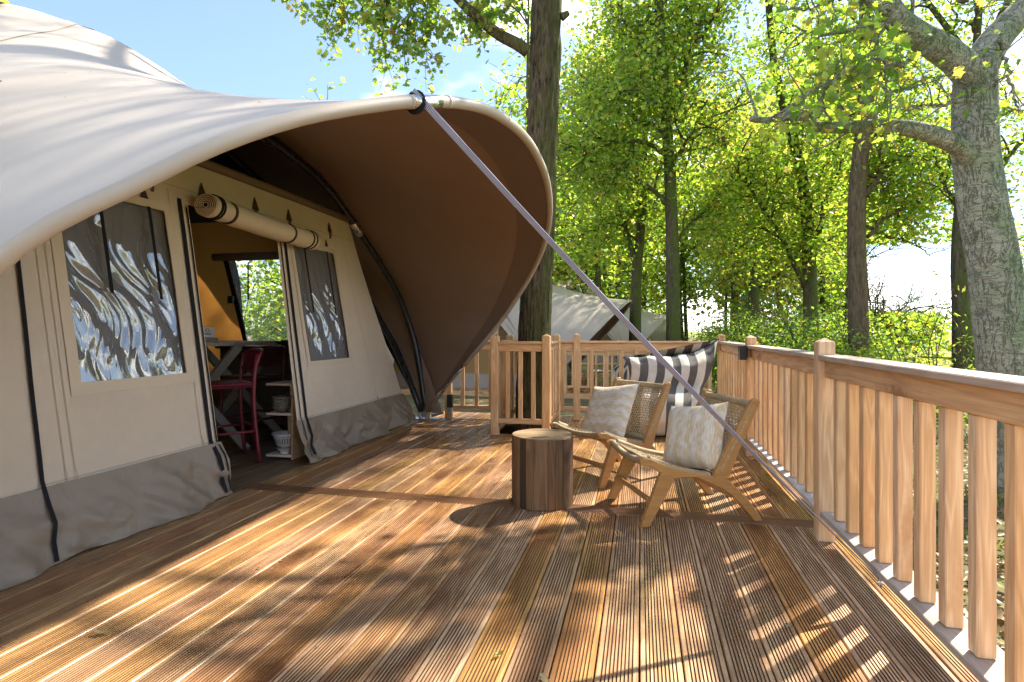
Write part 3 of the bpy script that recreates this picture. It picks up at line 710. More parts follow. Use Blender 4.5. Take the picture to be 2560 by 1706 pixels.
for y, z0 in ((2.75, 1.35), (3.10, 1.33), (4.85, 1.3), (5.25, 1.28)):
    mb = MB().box(-2.80 - .165 * 1.6 + .0, -2.80 - .165 * 1.6 + .003, y - .011, y + .011, z0, 1.93); v = np.array(mb.v); v[:, 0] -= .165 * (v[:, 2] - 1.6) - .02; mb.v = [tuple(p) for p in v]
    part('hanging_strap', mb, 'black_fabric', tent)
def patch(y, z, s):
    x = wx(y, z) + .007
    mb = MB().add([(x + .165 * s * .5, y - s * .5, z - s * .6), (x + .165 * s * .5, y + s * .5, z - s * .6), (x - .165 * s * .5, y, z + s * .7),
                   (x + .006 + .165 * s * .5, y - s * .5, z - s * .6), (x + .006 + .165 * s * .5, y + s * .5, z - s * .6), (x + .006 - .165 * s * .5, y, z + s * .7)], [(3, 4, 5), (0, 3, 5, 2), (1, 2, 5, 4), (0, 1, 4, 3)])
    pt = part('leather_patch', mb, 'leather', tent)
    if s > .07:
        mb = MB().box(x + .01, x + .016, y - .012, y + .012, z - s * .6 - .07, z - s * .6 + .01); part('patch_strap', mb, 'leather', pt, world=True)
        mb = MB()
        for a, b, c_, d in ((-.016, .016, .0, .005), (-.016, .016, -.035, -.03), (-.016, -.011, -.03, 0), (.011, .016, -.03, 0)): mb.box(x + .017, x + .021, y + a, y + b, z - s * .6 - .02 + c_, z - s * .6 - .02 + d)
        part('buckle', mb, 'steel', pt, world=True)
for y, z, s in ((3.17, 2.17, .09), (3.09, 2.02, .06), (3.62, 2.16, .085), (4.22, 2.19, .085), (4.70, 2.19, .08), (5.40, 2.20, .075), (2.62, 2.0, .06), (4.87, 2.01, .055), (5.29, 2.02, .055)): patch(y, z, s)
# fabric tube along the top of the front wall
part('top_tube', MB().tube([(-3.165, 2.05 + .0, 2.36), (-3.165, 3.2, 2.375), (-3.165, 4.6, 2.375), (-3.165, 5.86, 2.36)], .034, 12), 'tube_fabric', tent, True)
part('corner_link', MB().tube([(-3.165, 5.86, 2.36), (-3.12, 5.97, 2.345)], .010, 8), 'steel', tent)
# rolled-up door
yr = np.linspace(3.47, 4.80, 40); rp = np.array([(-2.985 - .0 * y, y, 2.015 - .05 * (y - 3.47) / 1.33 - .012 * math.sin((y - 3.47) / 1.33 * PI)) for y in yr])
rr_ = np.array([.098 + .006 * fbm(y * 7, 0, 2) - .012 * math.exp(-((y - 3.68) / .03) ** 2) - .014 * math.exp(-((y - 4.42) / .03) ** 2) + .004 * math.sin(y * 60) * (abs(y - 4.42) < .15) for y in yr])
roll = part('door_roll', MB().tube(rp, rr_, 20, flat=.86), 'canvas', tent, True)
for y in (3.52, 3.545, 4.69, 4.74): part('roll_band', MB().tube([(-2.985, y - .009, rp[np.argmin(abs(yr - y)), 2]), (-2.985, y + .009, rp[np.argmin(abs(yr - y)), 2])], .102, 20, flat=.88), 'black_fabric', roll)
for y in (3.68, 4.42): part('roll_strap', MB().tube([(-2.985, y - .011, rp[np.argmin(abs(yr - y)), 2]), (-2.985, y + .011, rp[np.argmin(abs(yr - y)), 2])], .094, 20, flat=.90), 'leather', roll)
mb = MB()
for r_ in (.088, .072, .056, .04, .022): mb.tube([(-2.985 + r_ * math.cos(a), 3.466, rp[0, 2] + .86 * r_ * math.sin(a)) for a in np.linspace(0, 2 * PI, 20)], .0045, 5, False)
mb.lathe([(.0, 0)] , seg=3) if False else None
part('roll_end', mb, 'canvas_band', roll); part('roll_end', MB().tube([(-2.985, 3.4685, rp[0, 2]), (-2.985, 3.4695, rp[0, 2])], .093, 20, flat=.86), 'black_fabric', roll)
# side walls and rear wall of the inner room; the far one has a clear window
def sidewall(sgnw, name, mat, win):
    X = [-2.86, -3.5, -4.06, -4.83, -6.2, -7.1, -8.3]; Z = [-.003, .355, 1.0, 1.96, 2.4]
    fy = (lambda z: 6.66 - .36 * z) if sgnw > 0 else (lambda z: 1.28 + .36 * z)
    mb = MB(); ms = MB(); 
    for i in range(6):
        for j in range(4):
            if win and i in (2, 4) and j == 2: continue
            n = 5; G = np.zeros((n, n, 3))
            for a in range(n):
                for b in range(n):
                    x = X[i] + (X[i + 1] - X[i]) * a / (n - 1); z = Z[j] + (Z[j + 1] - Z[j]) * b / (n - 1)
                    xx = x - (.165 * z if i == 0 and a == 0 else 0) 
                    G[a, b] = (xx - (.165 * z * (1 - a / (n - 1)) if i == 0 and a else 0), fy(z) + .012 * fbm(x * 1.5, z, 4), z)
            (ms if j == 0 else mb).grid(G)
    part(name, mb, mat, tent, True); part('skirt', ms, 'skirt', tent, True)
    if win:
        for xa, xb in ((-4.06, -4.83), (-6.2, -7.1)):
            G = [[(x, fy(z) + .01 * nz3(x * 6, z * 3, 2), z) for x in np.linspace(xa, xb, 24)] for z in np.linspace(1.0, 1.96, 28)]
            part('window_pane', MB().grid(np.array(G)), 'pvc_clear', tent, True)
        for x0, x1, z0, z1 in ((-4.08, -4.03, .98, 1.98), (-4.87, -4.81, .98, 1.98), (-4.81, -4.08, .96, 1.0)):
            part('window_border', MB().grid(np.array([[(x, fy(z) - .012 * sgnw, z) for x in (x0, x1)] for z in np.linspace(z0, z1, 6)])), 'black_fabric', tent)
            part('window_border', MB().grid(np.array([[(x, fy(z) + .012 * sgnw, z) for x in (x0, x1)] for z in np.linspace(z0, z1, 6)])), 'canvas_band', tent)
        part('window_roll', MB().tube([(-3.95, fy(2.0) - .06 * sgnw, 2.0), (-4.95, fy(2.0) - .06 * sgnw, 2.0)], .045, 12), 'blind', tent, True)
        part('hanging_strap', MB().box(-4.60, -4.58, min(fy(1.65) - .05 * sgnw, fy(1.65) - .048 * sgnw), max(fy(1.65) - .05 * sgnw, fy(1.65) - .048 * sgnw), 1.5, 1.95), 'black_fabric', tent)
sidewall(+1, 'side_wall', 'canvas_side', True); sidewall(-1, 'side_wall', 'canvas_side', True)
mb = MB().grid(np.array([[(-8.3, y, z) for y in np.linspace(1.28 + .36 * z, 6.66 - .36 * z, 8)] for z in np.linspace(-.003, 2.4, 6)])); part('rear_wall', mb, 'canvas_side', tent)
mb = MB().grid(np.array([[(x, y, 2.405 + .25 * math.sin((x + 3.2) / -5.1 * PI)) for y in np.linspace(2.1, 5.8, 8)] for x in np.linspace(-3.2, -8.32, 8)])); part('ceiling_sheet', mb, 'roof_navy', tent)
# socket box on the far wall
part('socket_box', MB().box(-4.89, -4.82, 6.03, 6.07, 1.46, 1.55, .004), 'black_metal', tent)

# ---- tents further along: copies of the shell with their own labels
def copy_tree(o, parent, skip=()):
    c = o.copy(); COL.objects.link(c)
    if parent is not None: c.parent = parent
    for ch in list(o.children):
        if ch.name.split('.')[0] in skip: continue
        copy_tree(ch, c, skip)
    return c
SKIP = ('leather_patch', 'hanging_strap', 'zip', 'hook_tape', 'door_roll', 'socket_box', 'corner_link', 'vent_opening_', 'pole_joint', 'sleeve_ring')
for dx, dy, dz, lab in ((.4, 12.8, -.33, 'next tent along, its canopy mouth rising behind the tree guard'), (2.0, 26.5, -.36, 'middle distant tent with canopy edge between two mossy trunks'), (3.6, 38.5, -.36, 'farthest tent, a pale sliver beside the second mossy trunk')):
    c2 = copy_tree(tent, None, SKIP); c2.location = (-2.8 + dx, YC + dy, dz); c2['label'] = lab; c2['group'] = 'tents further along the row'

# guy strap from the hoop to the deck edge
A0 = np.array([-.87, 2.165, 2.07]); A1 = np.array([.955, 2.62, .115])
mb = MB(); n = 60; G = np.zeros((n, 2, 3)); dirv = (A1 - A0) / np.linalg.norm(A1 - A0)
cv = np.array([0, 0, CAM_H])
h1 = np.cross(dirv, (0, 1, 0)); h1 /= np.linalg.norm(h1); h2 = np.cross(dirv, h1)
uvs = []
for i in range(n):
    s_ = i / (n - 1); p = A0 + (A1 - A0) * s_ - np.array([0, 0, .035]) * math.sin(PI * s_)
    if i < 2: p = p + np.array([-.012, -.0, .012]) * (2 - i)
    a = .25 + 1.15 * s_ + .15 * math.sin(9 * s_); wv = h1 * math.cos(a) + h2 * math.sin(a)
    for k, q in enumerate((-1, 1)): G[i, k] = p + wv * q * (.0135)
mb.grid(G); strap = solo('guy_strap', mb, 'webbing', 'flat violet-grey webbing strap stretched from the canopy hoop to the deck edge', 'strap')
uvl = strap.data.uv_layers.new(name='UV')
for poly in strap.data.polygons:
    for li, vi in zip(poly.loop_indices, poly.vertices): uvl.data[li].uv = (vi % 2, (vi // 2) / (n - 1) * 2.6)
sm_ = strap.modifiers.new('thick', 'SOLIDIFY'); sm_.thickness = .004
mb = MB().tube([np.array([-.882, 2.165, 2.047]) + .034 * np.array([math.cos(a) * .77, 0.02 * math.cos(a), math.sin(a)]) + np.array([-.0, .0, 0]) for a in np.linspace(0, 2 * PI, 16)], .017, 6, flat=.12, up=(0, 1, 0)); part('strap_loop', mb, 'black_fabric', strap, True)
part('anchor_eye', MB().tube([np.array([.955, 2.62, .10]) + .016 * np.array([0, math.cos(a), math.sin(a)]) for a in np.linspace(0, 2 * PI, 14)], .004, 6, False), 'steel', strap)

# ================================================================== OBJECTS ON THE DECK
# ---- stump table of reclaimed staves
st = thing('stump_table', (-.635, 3.737, 0), 'drum-shaped side table of dark reclaimed timber staves beside the lounge chairs', 'side table')
NSV = 18; R1 = .202; cuts = np.sort(np.cumsum(rng.uniform(.7, 1.35, NSV))); cuts = cuts / cuts[-1] * 2 * PI
prev = 0.0
for k in range(NSV):
    a0, a1 = prev + .006, cuts[k] - .006; prev = cuts[k]; rr2 = R1 + rng.uniform(-.003, .003); mb = MB(); v = []; f = []
    A = np.linspace(a0, a1, 5); z1 = .447 + rng.uniform(-.003, .0)
    for r_, z in ((R1 - .05, .0), (rr2 - .004, .0), (rr2, .006), (rr2, z1 - .005), (rr2 - .006, z1), (R1 - .05, z1 - .001)):
        v += [(r_ * math.cos(a), r_ * math.sin(a), z) for a in A]
    for i in range(5):
        for j in range(4): f.append((i * 5 + j, i * 5 + j + 1, i * 5 + 6 + j, i * 5 + 5 + j))
    f += [tuple(i * 5 for i in range(6))[::-1], tuple(i * 5 + 4 for i in range(6))]
    mb.add(v, f); part('stave', mb, 'stave_wood', st, world=False)
# top: planks clipped to a disc
ys = np.array([-.2, -.118, -.03, .05, .128, .2])
for a, b in zip(ys[:-1], ys[1:]):
    rad = .196; yy = np.linspace(a + .0012, b - .0012, 9); top = [(math.sqrt(max(rad ** 2 - y * y, 1e-5)), y) for y in yy]
    outl = [(x, y) for x, y in top] + [(-x, y) for x, y in top[::-1]]; n = len(outl); h = .4505 + rng.uniform(-.0008, .0008)
    mb = MB().add([(x, y, .43) for x, y in outl] + [(x, y, h) for x, y in outl], [tuple(n + i for i in range(n))] + [(i, (i + 1) % n, n + (i + 1) % n, n + i) for i in range(n)])
    part('top_plank', mb, 'stump_top', st, world=False)

# ---- lounge chairs
t = NT('cord'); co = t.rnd_coord(); n_ = t.noise(co, 60, 4, .7); n3 = t.noise(co, 9, 3)
c = t.mix(t.rng(n_, .3, .7), (.30, .205, .10), (.56, .43, .25)); c = t.mix(t.rng(n3, .4, .7, 0, .5), c, (.40, .29, .15))
t.done(t.bsdf(c, .7, .3, nrm=t.bump(n_, .5, .002)))
SEATP = [(-.03, .372), (.02, .378), (.09, .352), (.18, .318), (.28, .292), (.40, .268), (.46, .262)]
BACKP = [(.452, .305), (.50, .385), (.56, .49), (.62, .60), (.668, .688)]
def prof(P, s_):
    return crom([(0, a, b) for a, b in P], 60)[min(int(s_ * 59), 59)][1:]
def weave(P, half, nu, nv, r, sag, pair=True):
    """cords lengthwise and crosswise, going over and under"""
    mb = MB(); path = crom([(0, a, b) for a, b in P], 200)[:, 1:]; T = np.gradient(path, axis=0); T /= np.linalg.norm(T, axis=1, keepdims=True); Nn = np.stack([-T[:, 1], T[:, 0]], 1)
    def pt(x, s_, o):
        i = min(int(s_ * 199), 199); p = path[i] + Nn[i] * (o - sag * (1 - (x / half) ** 2) * math.sin(PI * min(max(s_, 0), 1)) ** .6)
        return (x, p[0], p[1])
    amp = r * 1.05
    for i in range(nu):
        x = -half + 2 * half * (i + .5) / nu + .002 * nz3(i * 3.1, 0, 1); m = nv * 3
        pts = [pt(x + .0015 * nz3(i, j * .3, 2), j / (m - 1), amp * math.cos(PI * (j / (m - 1) * nv - .5) + PI * i)) for j in range(m)]
        mb.tube(pts, r, 4, False, flat=.75)
    for j in range(nv):
        s_ = (j + .5) / nv; m = nu * 3
        pts = [pt(-half + 2 * half * i / (m - 1), s_ + .004 * nz3(j * 2.3, i * .2, 5), -amp * math.cos(PI * (i / (m - 1) * nu - .5) + PI * j)) for i in range(m)]
        mb.tube(pts, r, 4, False, flat=.75)
    return mb
def wrap(path, r, pitch=.0075, seg=9):
    P = np.asarray(path, float); L = np.sum(np.linalg.norm(np.diff(P, axis=0), axis=1)); n = max(int(L / pitch) * 2, 4); Q = crom(P, n)
    R = np.array([r + (.0022 if i % 2 else -.0015) + .001 * nz3(i * .9, 0, 3) for i in range(n)]); return MB().tube(Q, R, seg, True)
def chair(loc, back, label):
    rz = math.atan2(back[1], back[0]) - PI / 2
    t_ = thing('lounge_chair', (*loc, 0), label, 'chair', None, rz)
    FL = [(-.036, .0), (.021, .0), (.176, .272), (.150, .318), (.088, .307)]
    RA = [(-.041, .385), (-.036, .358), (.03, .345), (.088, .306), (.176, .271), (.249, .277), (.312, .272), (.397, .234), (.47, .195), (.515, .215), (.505, .255), (.41, .276), (.29, .302), (.15, .338), (.03, .392), (-.02, .398)]
    BL = [(.397, .235), (.47, .2), (.536, .154), (.612, .075), (.676, .0), (.727, .0), (.69, .06), (.645, .119), (.569, .197), (.504, .255), (.43, .272)]
    BP = [(.413, .272), (.43, .262), (.509, .256), (.59, .446), (.716, .704), (.708, .72), (.683, .728), (.662, .716), (.461, .366)]
    for s_ in (-1, 1):
        c = .279 * s_
        for nm, ol, hw in (('front_leg', FL, .0185), ('seat_rail', RA, .017), ('back_leg', BL, .0200), ('back_post', BP, .0175)):
            part(nm, MB().prism(ol, c - hw, c + hw, .005), 'teak_y', t_, world=False)
        sp = [(c * .965, a, b + .006) for a, b in SEATP[1:6]]; part('seat_binding', wrap(sp, .0215), 'cord', t_, True, False)
        bp = [(c * .985, a + .006, b) for a, b in BACKP[0:5]]; part('back_binding', wrap(bp, .0245), 'cord', t_, True, False)
    part('front_stretcher', MB().box(-.262, .262, .014, .038, .135, .165, .006), 'teak_x', t_, world=False)
    part('rear_stretcher', MB().box(-.262, .262, .535, .56, .135, .165, .006), 'teak_x', t_, world=False)
    fe = [(x, -.004 + .0 * x, .380 - .030 * (1 - (x / .27) ** 2)) for x in np.linspace(-.262, .262, 9)]; part('front_binding', wrap(fe, .0195), 'cord', t_, True, False)
    re = [(x, .452, .266 - .008 * (1 - (x / .27) ** 2)) for x in np.linspace(-.255, .255, 7)]; part('rear_binding', wrap(re, .014), 'cord', t_, True, False)
    for (a, b), r in ((BACKP[-1], .0215), (BACKP[0], .019)):
        part('back_bar', wrap([(x, a + .012 * (1 - (x / .27) ** 2), b) for x in np.linspace(-.262, .262, 7)], r), 'cord', t_, True, False)
    part('seat_weave', weave(SEATP[1:], .255, 27, 26, .0042, .030), 'cord', t_, True, False)
    part('back_weave', weave(BACKP, .258, 26, 22, .0040, .016), 'cord', t_, True, False)
    return t_
cR = chair((-.079, 3.657), (.927, .374), 'teak and woven cord lounge chair nearer the camera, seen from its side')
cL = chair((-.475, 4.37), (.70, .714), 'teak and woven cord lounge chair behind the drum table')

# ---- cushions
def ikat(name, axis):
    t = NT(name); co = t.tc.outputs['Object']; sp = t.n('ShaderNodeSeparateXYZ'); t.l(co, sp.inputs[0])
    x, z = sp.outputs['X'], sp.outputs['Z']
    if axis: x, z = z, x
    zig = t.math('MULTIPLY', t.math('PINGPONG', t.math('MULTIPLY', x, 1.0), .045), .55)
    st_ = t.mapping(co, (14, 1, 170) if not axis else (170, 1, 14)); ns = t.n('ShaderNodeTexNoise'); t.l(st_, ns.inputs['Vector']); t.inp(ns, 'Scale', 1.0); t.inp(ns, 'Detail', 2)
    v = t.math('ADD', t.math('ADD', z, zig), t.math('MULTIPLY', ns.outputs['Fac'], .19))
    w = t.math('PINGPONG', t.math('MULTIPLY', v, 1.0), .042)
    f = t.rng(w, .008, .034, 0, 1)
    c = t.mix(f, (.80, .73, .61), (.66, .49, .25))
    ln = t.n('ShaderNodeTexWave', bands_direction='Z' if not axis else 'X'); t.l(co, ln.inputs['Vector']); t.inp(ln, 'Scale', 95.0); t.inp(ln, 'Distortion', .4)
    c = t.mix(t.rng(ln.outputs['Fac'], .3, .8, 0, .3), c, (.74, .71, .66))
    sh1 = t.bsdf(c, .85, .15, nrm=t.bump(ln.outputs['Fac'], .35, .002))
    return t.done(sh1)
ikat('ikat_a', False); ikat('ikat_b', True)
def cushion(mat, loc, rot, label, w=.235, th=.075, seed=1.0):
    o = thing('cushion', loc, label, 'cushion'); o.rotation_euler = rot
    n = 26; A = np.linspace(-1, 1, n); front = np.zeros((n, n, 3)); back = np.zeros((n, n, 3))
    for i, a in enumerate(A):
        for j, b in enumerate(A):
            pin = 1 - .085 * (1 - abs(a) ** 2) * 0 ; x = a * w * (1 - .075 * (1 - b * b)); z = b * w * (1 - .075 * (1 - a * a))
            tt = th * (max(0, (1 - a ** 4)) * max(0, (1 - b ** 4))) ** .55
            wr = .009 * fbm(a * 2.2, b * 2.2, seed, 3) * (1 - max(abs(a), abs(b)) ** 6) + .006 * math.sin(8 * (a + b) + seed) * (abs(a * b)) ** 1.5
            front[i, j] = (x, -tt - wr, z); back[i, j] = (x, tt * .8 + wr * .3, z)
    part('cushion_front', MB().grid(front), mat, o, True, False); part('cushion_back', MB().grid(back[:, ::-1]), 'beige_back', o, True, False)
    return o
def on_chair(ch, x, y, z, lean, spin, twist=0.0):
    M_ = Matrix.Translation(ch.location) @ Matrix.Rotation(ch.rotation_euler.z, 4, 'Z')
    L_ = Matrix.Translation((x, y, z)) @ Matrix.Rotation(twist, 4, 'Z') @ Matrix.Rotation(-lean, 4, 'X') @ Matrix.Rotation(spin, 4, 'Y')
    W_ = M_ @ L_; return W_.translation, W_.to_euler()
l_, r_ = on_chair(cL, -.055, .37, .475, math.radians(30), math.radians(-9)); cushion('ikat_a', l_, r_, 'square white and gold zigzag cushion upright on the chair behind the table', w=.245, seed=1.3)
l_, r_ = on_chair(cR, .03, .43, .462, math.radians(24), math.radians(-10), math.radians(24)); cushion('ikat_b', l_, r_, 'square cream and gold streaked cushion propped on the nearer chair', seed=4.1, th=.085, w=.218)

# ---- striped bean bag
t = NT('stripe'); uv = t.tc.outputs['UV']; sp = t.n('ShaderNodeSeparateXYZ'); t.l(uv, sp.inputs[0])
sq = t.math('GREATER_THAN', t.math('PINGPONG', sp.outputs['X'], 1.0), .5); co = t.tc.outputs['Object']
w_ = t.noise(co, 700, 1); c = t.mix(sq, (.76, .68, .55), (.125, .112, .10)); c = t.mix(t.rng(t.noise(co, 3, 4), .4, .7, 0, .18), c, (.35, .3, .24))
t.done(t.bsdf(c, .8, .2, nrm=t.bump(w_, .15, .001)))
def bean_mesh():
    # (v, depth y, height z, half width, half thickness, x shift)
    K = [(0, .32, .0, .33, .32, -.07), (.07, .30, .03, .40, .38, -.07), (.2, .27, .17, .44, .41, -.07), (.36, .28, .35, .43, .39, -.06), (.48, .34, .47, .41, .30, -.03), (.55, .42, .53, .42, .22, .02),
         (.64, .45, .64, .44, .23, .05), (.76, .48, .77, .455, .20, .06), (.88, .51, .86, .465, .12, .05), (.97, .54, .90, .475, .025, .05), (1.0, .55, .91, .48, .006, .05)]
    K = np.array(K); nv, nu = 60, 96; V = []; UV = []
    vs = np.linspace(0, 1, nv); kk = [np.interp(vs, K[:, 0], K[:, i]) for i in range(6)]
    for i in range(1, 6):      # smooth the control curves
        for _ in range(4): kk[i][1:-1] = (kk[i][:-2] + 2 * kk[i][1:-1] + kk[i][2:]) / 4
    for a in range(nv):
        v, y0, z0, w, th, xs_ = [k[a] for k in kk]
        for b in range(nu):
            ph = 2 * PI * b / nu; cx_, sx_ = math.cos(ph), math.sin(ph)
            e = 2 / (2.6 if v < .5 else 2.1); px = math.copysign(abs(cx_) ** e, cx_); py = math.copysign(abs(sx_) ** e, sx_)
            top = max(0, (v - .55) / .45)
            x = px * w + xs_; y = y0 + py * th; z = z0
            ear = abs(px) ** 3 * top
            z += ear * (.13 if px > 0 else -.10); x += .09 * ear * (1 if px > 0 else -.45); y += ear * (.05 if px > 0 else -.1)
            z -= .075 * top ** 2 * (1 - px * px)                               # slumped top edge
            crease = math.exp(-((v - .53) / .05) ** 2)
            y += (-py if py < 0 else 0) * .07 * crease * (.6 + .5 * nz3(px * 3, 0, 4))
            k = .045 * fbm(px * 2.3 + 3, v * 5, py, 3) * (.25 + .75 * min(1, abs(v - .05) * 3)) + .022 * crease * math.sin(px * 17 + 2 * nz3(px * 4, v * 3, 1))
            y -= k * (1 if py < 0 else -1) * min(1, abs(py) * 1.5); z += .4 * k * top
            V.append((x, y, max(z, .003))); UV.append((w * px * 11.5 + .35 + (0 if py < 0 else .5), v))
    mb = MB(); f = []
    for a in range(nv - 1):
        for b in range(nu): f.append((a * nu + b, a * nu + (b + 1) % nu, (a + 1) * nu + (b + 1) % nu, (a + 1) * nu + b))
    f.append(tuple(range(nu - 1, -1, -1))); f.append(tuple((nv - 1) * nu + b for b in range(nu))); mb.add(V, f)
    me = mesh_of('bean_bag_body', mb, 'stripe', True); ul = me.uv_layers.new(name='UV')
    vi = np.zeros(len(me.loops), int); me.loops.foreach_get('vertex_index', vi); ul.data.foreach_set('uv', np.array(UV)[vi].ravel()); return me
bbm = bean_mesh()
bbag = thing('bean_bag', (.30, 6.34, .0), 'big charcoal and cream striped bean bag slumped in the far deck corner', 'bean bag', None, math.radians(4)); link('body', bbm, bbag)
# seam along the top edge
vb = np.array([v.co for v in bbm.vertices])[-96:]; part('seam', MB().tube(np.vstack([vb[::4], vb[:1]]), .006, 5, False), 'black_fabric', bbag, True, False)
b2 = thing('bean_bag', (-.35, 15.2, -.33), 'small far striped bean bag on the lower deck next door', 'bean bag', None, math.radians(-15)); link('body', bbm, b2)
cr_ = thing('crate_stool', (-.95, 15.0, -.33), 'pale wooden crate stool on the lower deck next door', 'stool')
for a in (-.2, 0, .2): part('slat', MB().box(a - .09, a + .09, -.2, .2, .41, .43, .003), 'shelf_wood', cr_, world=False)
for a in (-.28, .28): part('side_panel', MB().box(a - .012, a + .012, -.2, .2, .0, .409, .003), 'shelf_wood', cr_, world=False)

# ---- lamps
wl = thing('wall_lamp', (.90, 5.50, .93), 'square black lamp box on the middle railing post', 'lamp'); part('housing', MB().box(-.036, .024, -.05, .05, -.062, .062, .003), 'black_metal', wl, world=False); part('back_plate', MB().box(.0241, .0285, -.04, .04, -.05, .05), 'black_fabric', wl, world=False)
bl = thing('bollard_lamp', (-2.36, 6.93, 0), 'short black and steel bollard lamp at the end of the far railing', 'lamp')
part('head', MB().box(-.034, .034, -.034, .034, .16, .32, .004), 'black_metal', bl, world=False); part('stem', MB().box(-.030, .030, -.030, .030, .0, .1595, .004), 'steel', bl, world=False)

# ================================================================== INSIDE THE TENT
def stool(loc, rz, label, mat):
    s_ = thing('bar_stool', (*loc, 0), label, 'stool', None, rz)
    # local: seat front towards -y, back at +y
    for x in (-1, 1):
        part('leg', MB().tube([(.235 * x, -.20, .0), (.205 * x, -.17, .66)], .016, 8), mat, s_, True, False)
        part('leg', MB().tube(crom([(.235 * x, .23, 0), (.215 * x, .19, .45), (.215 * x, .19, .70), (.215 * x, .215, .93)], 10), .017, 8), mat, s_, True, False)
        part('foot_rail', MB().tube([(.222 * x, -.185, .27), (.222 * x, .205, .27)], .012, 6), mat, s_, True, False)
    part('foot_rail', MB().tube([(-.222, -.186, .24), (.222, -.186, .24)], .012, 6), mat, s_, True, False); part('foot_rail', MB().tube([(-.222, .207, .30), (.222, .207, .30)], .012, 6), mat, s_, True, False)
    part('seat', MB().box(-.225, .225, -.20, .20, .645, .685, .014), mat, s_, True, False)
    # backrest: rounded frame with a perforated mesh
    def bk(u, v): return (.225 * u, .215 + .03 * v - .05 * (1 - u * u) * 0 + .045 * (1 - u * u), .77 + .095 * (v + 1))
    ring = [bk(math.copysign(abs(math.cos(a)) ** .45, math.cos(a)), math.copysign(abs(math.sin(a)) ** .6, math.sin(a))) for a in np.linspace(0, 2 * PI, 40)]
    part('back_frame', MB().tube(ring, .014, 6, False), mat, s_, True, False)
    mb = MB()
    for k in range(-17, 18):
        for d in (-1, 1):
            pts = [bk(k / 11 + d * v * .42, v) for v in np.linspace(-.92, .92, 7)]; pts = [p for p, v in zip(pts, np.linspace(-.92, .92, 7)) if abs(p[0]) < .215]
            if len(pts) > 2: mb.tube(pts, .0042, 3, False)
    part('back_mesh', mb, mat, s_, True, False); return s_
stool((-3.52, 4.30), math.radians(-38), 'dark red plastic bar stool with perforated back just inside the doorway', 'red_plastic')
stool((-3.78, 5.02), math.radians(-12), 'shadowed dark red bar stool deeper in the tent behind the table leg', 'red_plastic_shaded')
tb = thing('bar_table', (-4.25, 4.95, 0), 'tall timber bar table on pale crossed legs inside the tent', 'table')
part('table_top', MB().box(-4.85, -3.86, 4.62, 5.5, .985, 1.02, .004), 'shelf_wood', tb)
for y in (4.78, 5.36):
    mb = MB(); mb.tube([(-3.66, y, .0), (-4.7, y, .984)], .05, 4, up=(0, 1, 0)); part('cross_leg', mb, 'grey_paint', tb)
    mb = MB(); mb.tube([(-4.7, y + .04, .0), (-3.78, y + .04, .984)], .05, 4, up=(0, 1, 0)); part('cross_leg', mb, 'grey_paint', tb)
bx = thing('grey_tray', (-3.98, 4.66, 1.021), 'low grey tray holding the card on the bar table', 'tray'); part('body', MB().box(-.06, .05, -.09, .07, .0, .045, .003), 'grey_paint', bx, world=False)
cd = thing('card_sign', (-3.96, 4.62, 1.067), 'small white card with a round emblem standing on the tray', 'sign', None, math.radians(60)); part('card', MB().box(-.065, .065, -.001, .001, 0, .095), 'card', cd, world=False)
part('emblem', MB().tube([(.016 * math.cos(a), -.002, .064 + .016 * math.sin(a)) for a in np.linspace(0, 2 * PI, 18)], .0022, 4, False), 'ink', cd, world=False); part('lettering', MB().box(-.033, .033, -.0024, -.0015, .026, .036), 'ink', cd, world=False)
kc = thing('kitchen_cabinet', (-4.1, 6.0, 0), 'dark kitchen cabinet with three drawers against the tent side wall', 'cabinet')
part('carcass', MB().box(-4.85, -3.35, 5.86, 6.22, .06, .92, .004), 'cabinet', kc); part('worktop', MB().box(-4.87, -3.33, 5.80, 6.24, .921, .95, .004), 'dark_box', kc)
for c_ in range(3):
    for r_ in range(3):
        x0 = -4.83 + c_ * .495; z0 = .09 + r_ * .275; d_ = part('drawer', MB().box(x0, x0 + .485, 5.842, 5.859, z0, z0 + .265, .003), 'cabinet', kc)
        part('handle', MB().tube([(x0 + .1, 5.83, z0 + .2), (x0 + .385, 5.83, z0 + .2)], .006, 6), 'black_metal', d_)
hb = thing('hob', (-3.75, 6.0, .951), 'black hob with pan on the tent worktop', 'hob'); part('plate', MB().box(-.28, .28, -.16, .16, 0, .07, .004), 'dark_box', hb, world=False); part('pan_handle', MB().tube([(-.2, -.1, .12), (.1, -.22, .06)], .008, 6), 'steel', hb, world=False)
tc_ = thing('tall_cupboard', (-4.95, 4.35, 0), 'tall dark cupboard in shade behind the door jamb', 'cupboard'); part('carcass', MB().box(-5.3, -4.95, 3.9, 5.05, .0, 2.0, .004), 'dark_box', tc_); part('door', MB().box(-4.949, -4.93, 3.92, 5.03, .05, 1.97, .003), 'dark_box', tc_); part('handle', MB().tube([(-4.92, 5.0, .9), (-4.92, 5.0, 1.5)], .01, 6), 'black_metal', tc_)
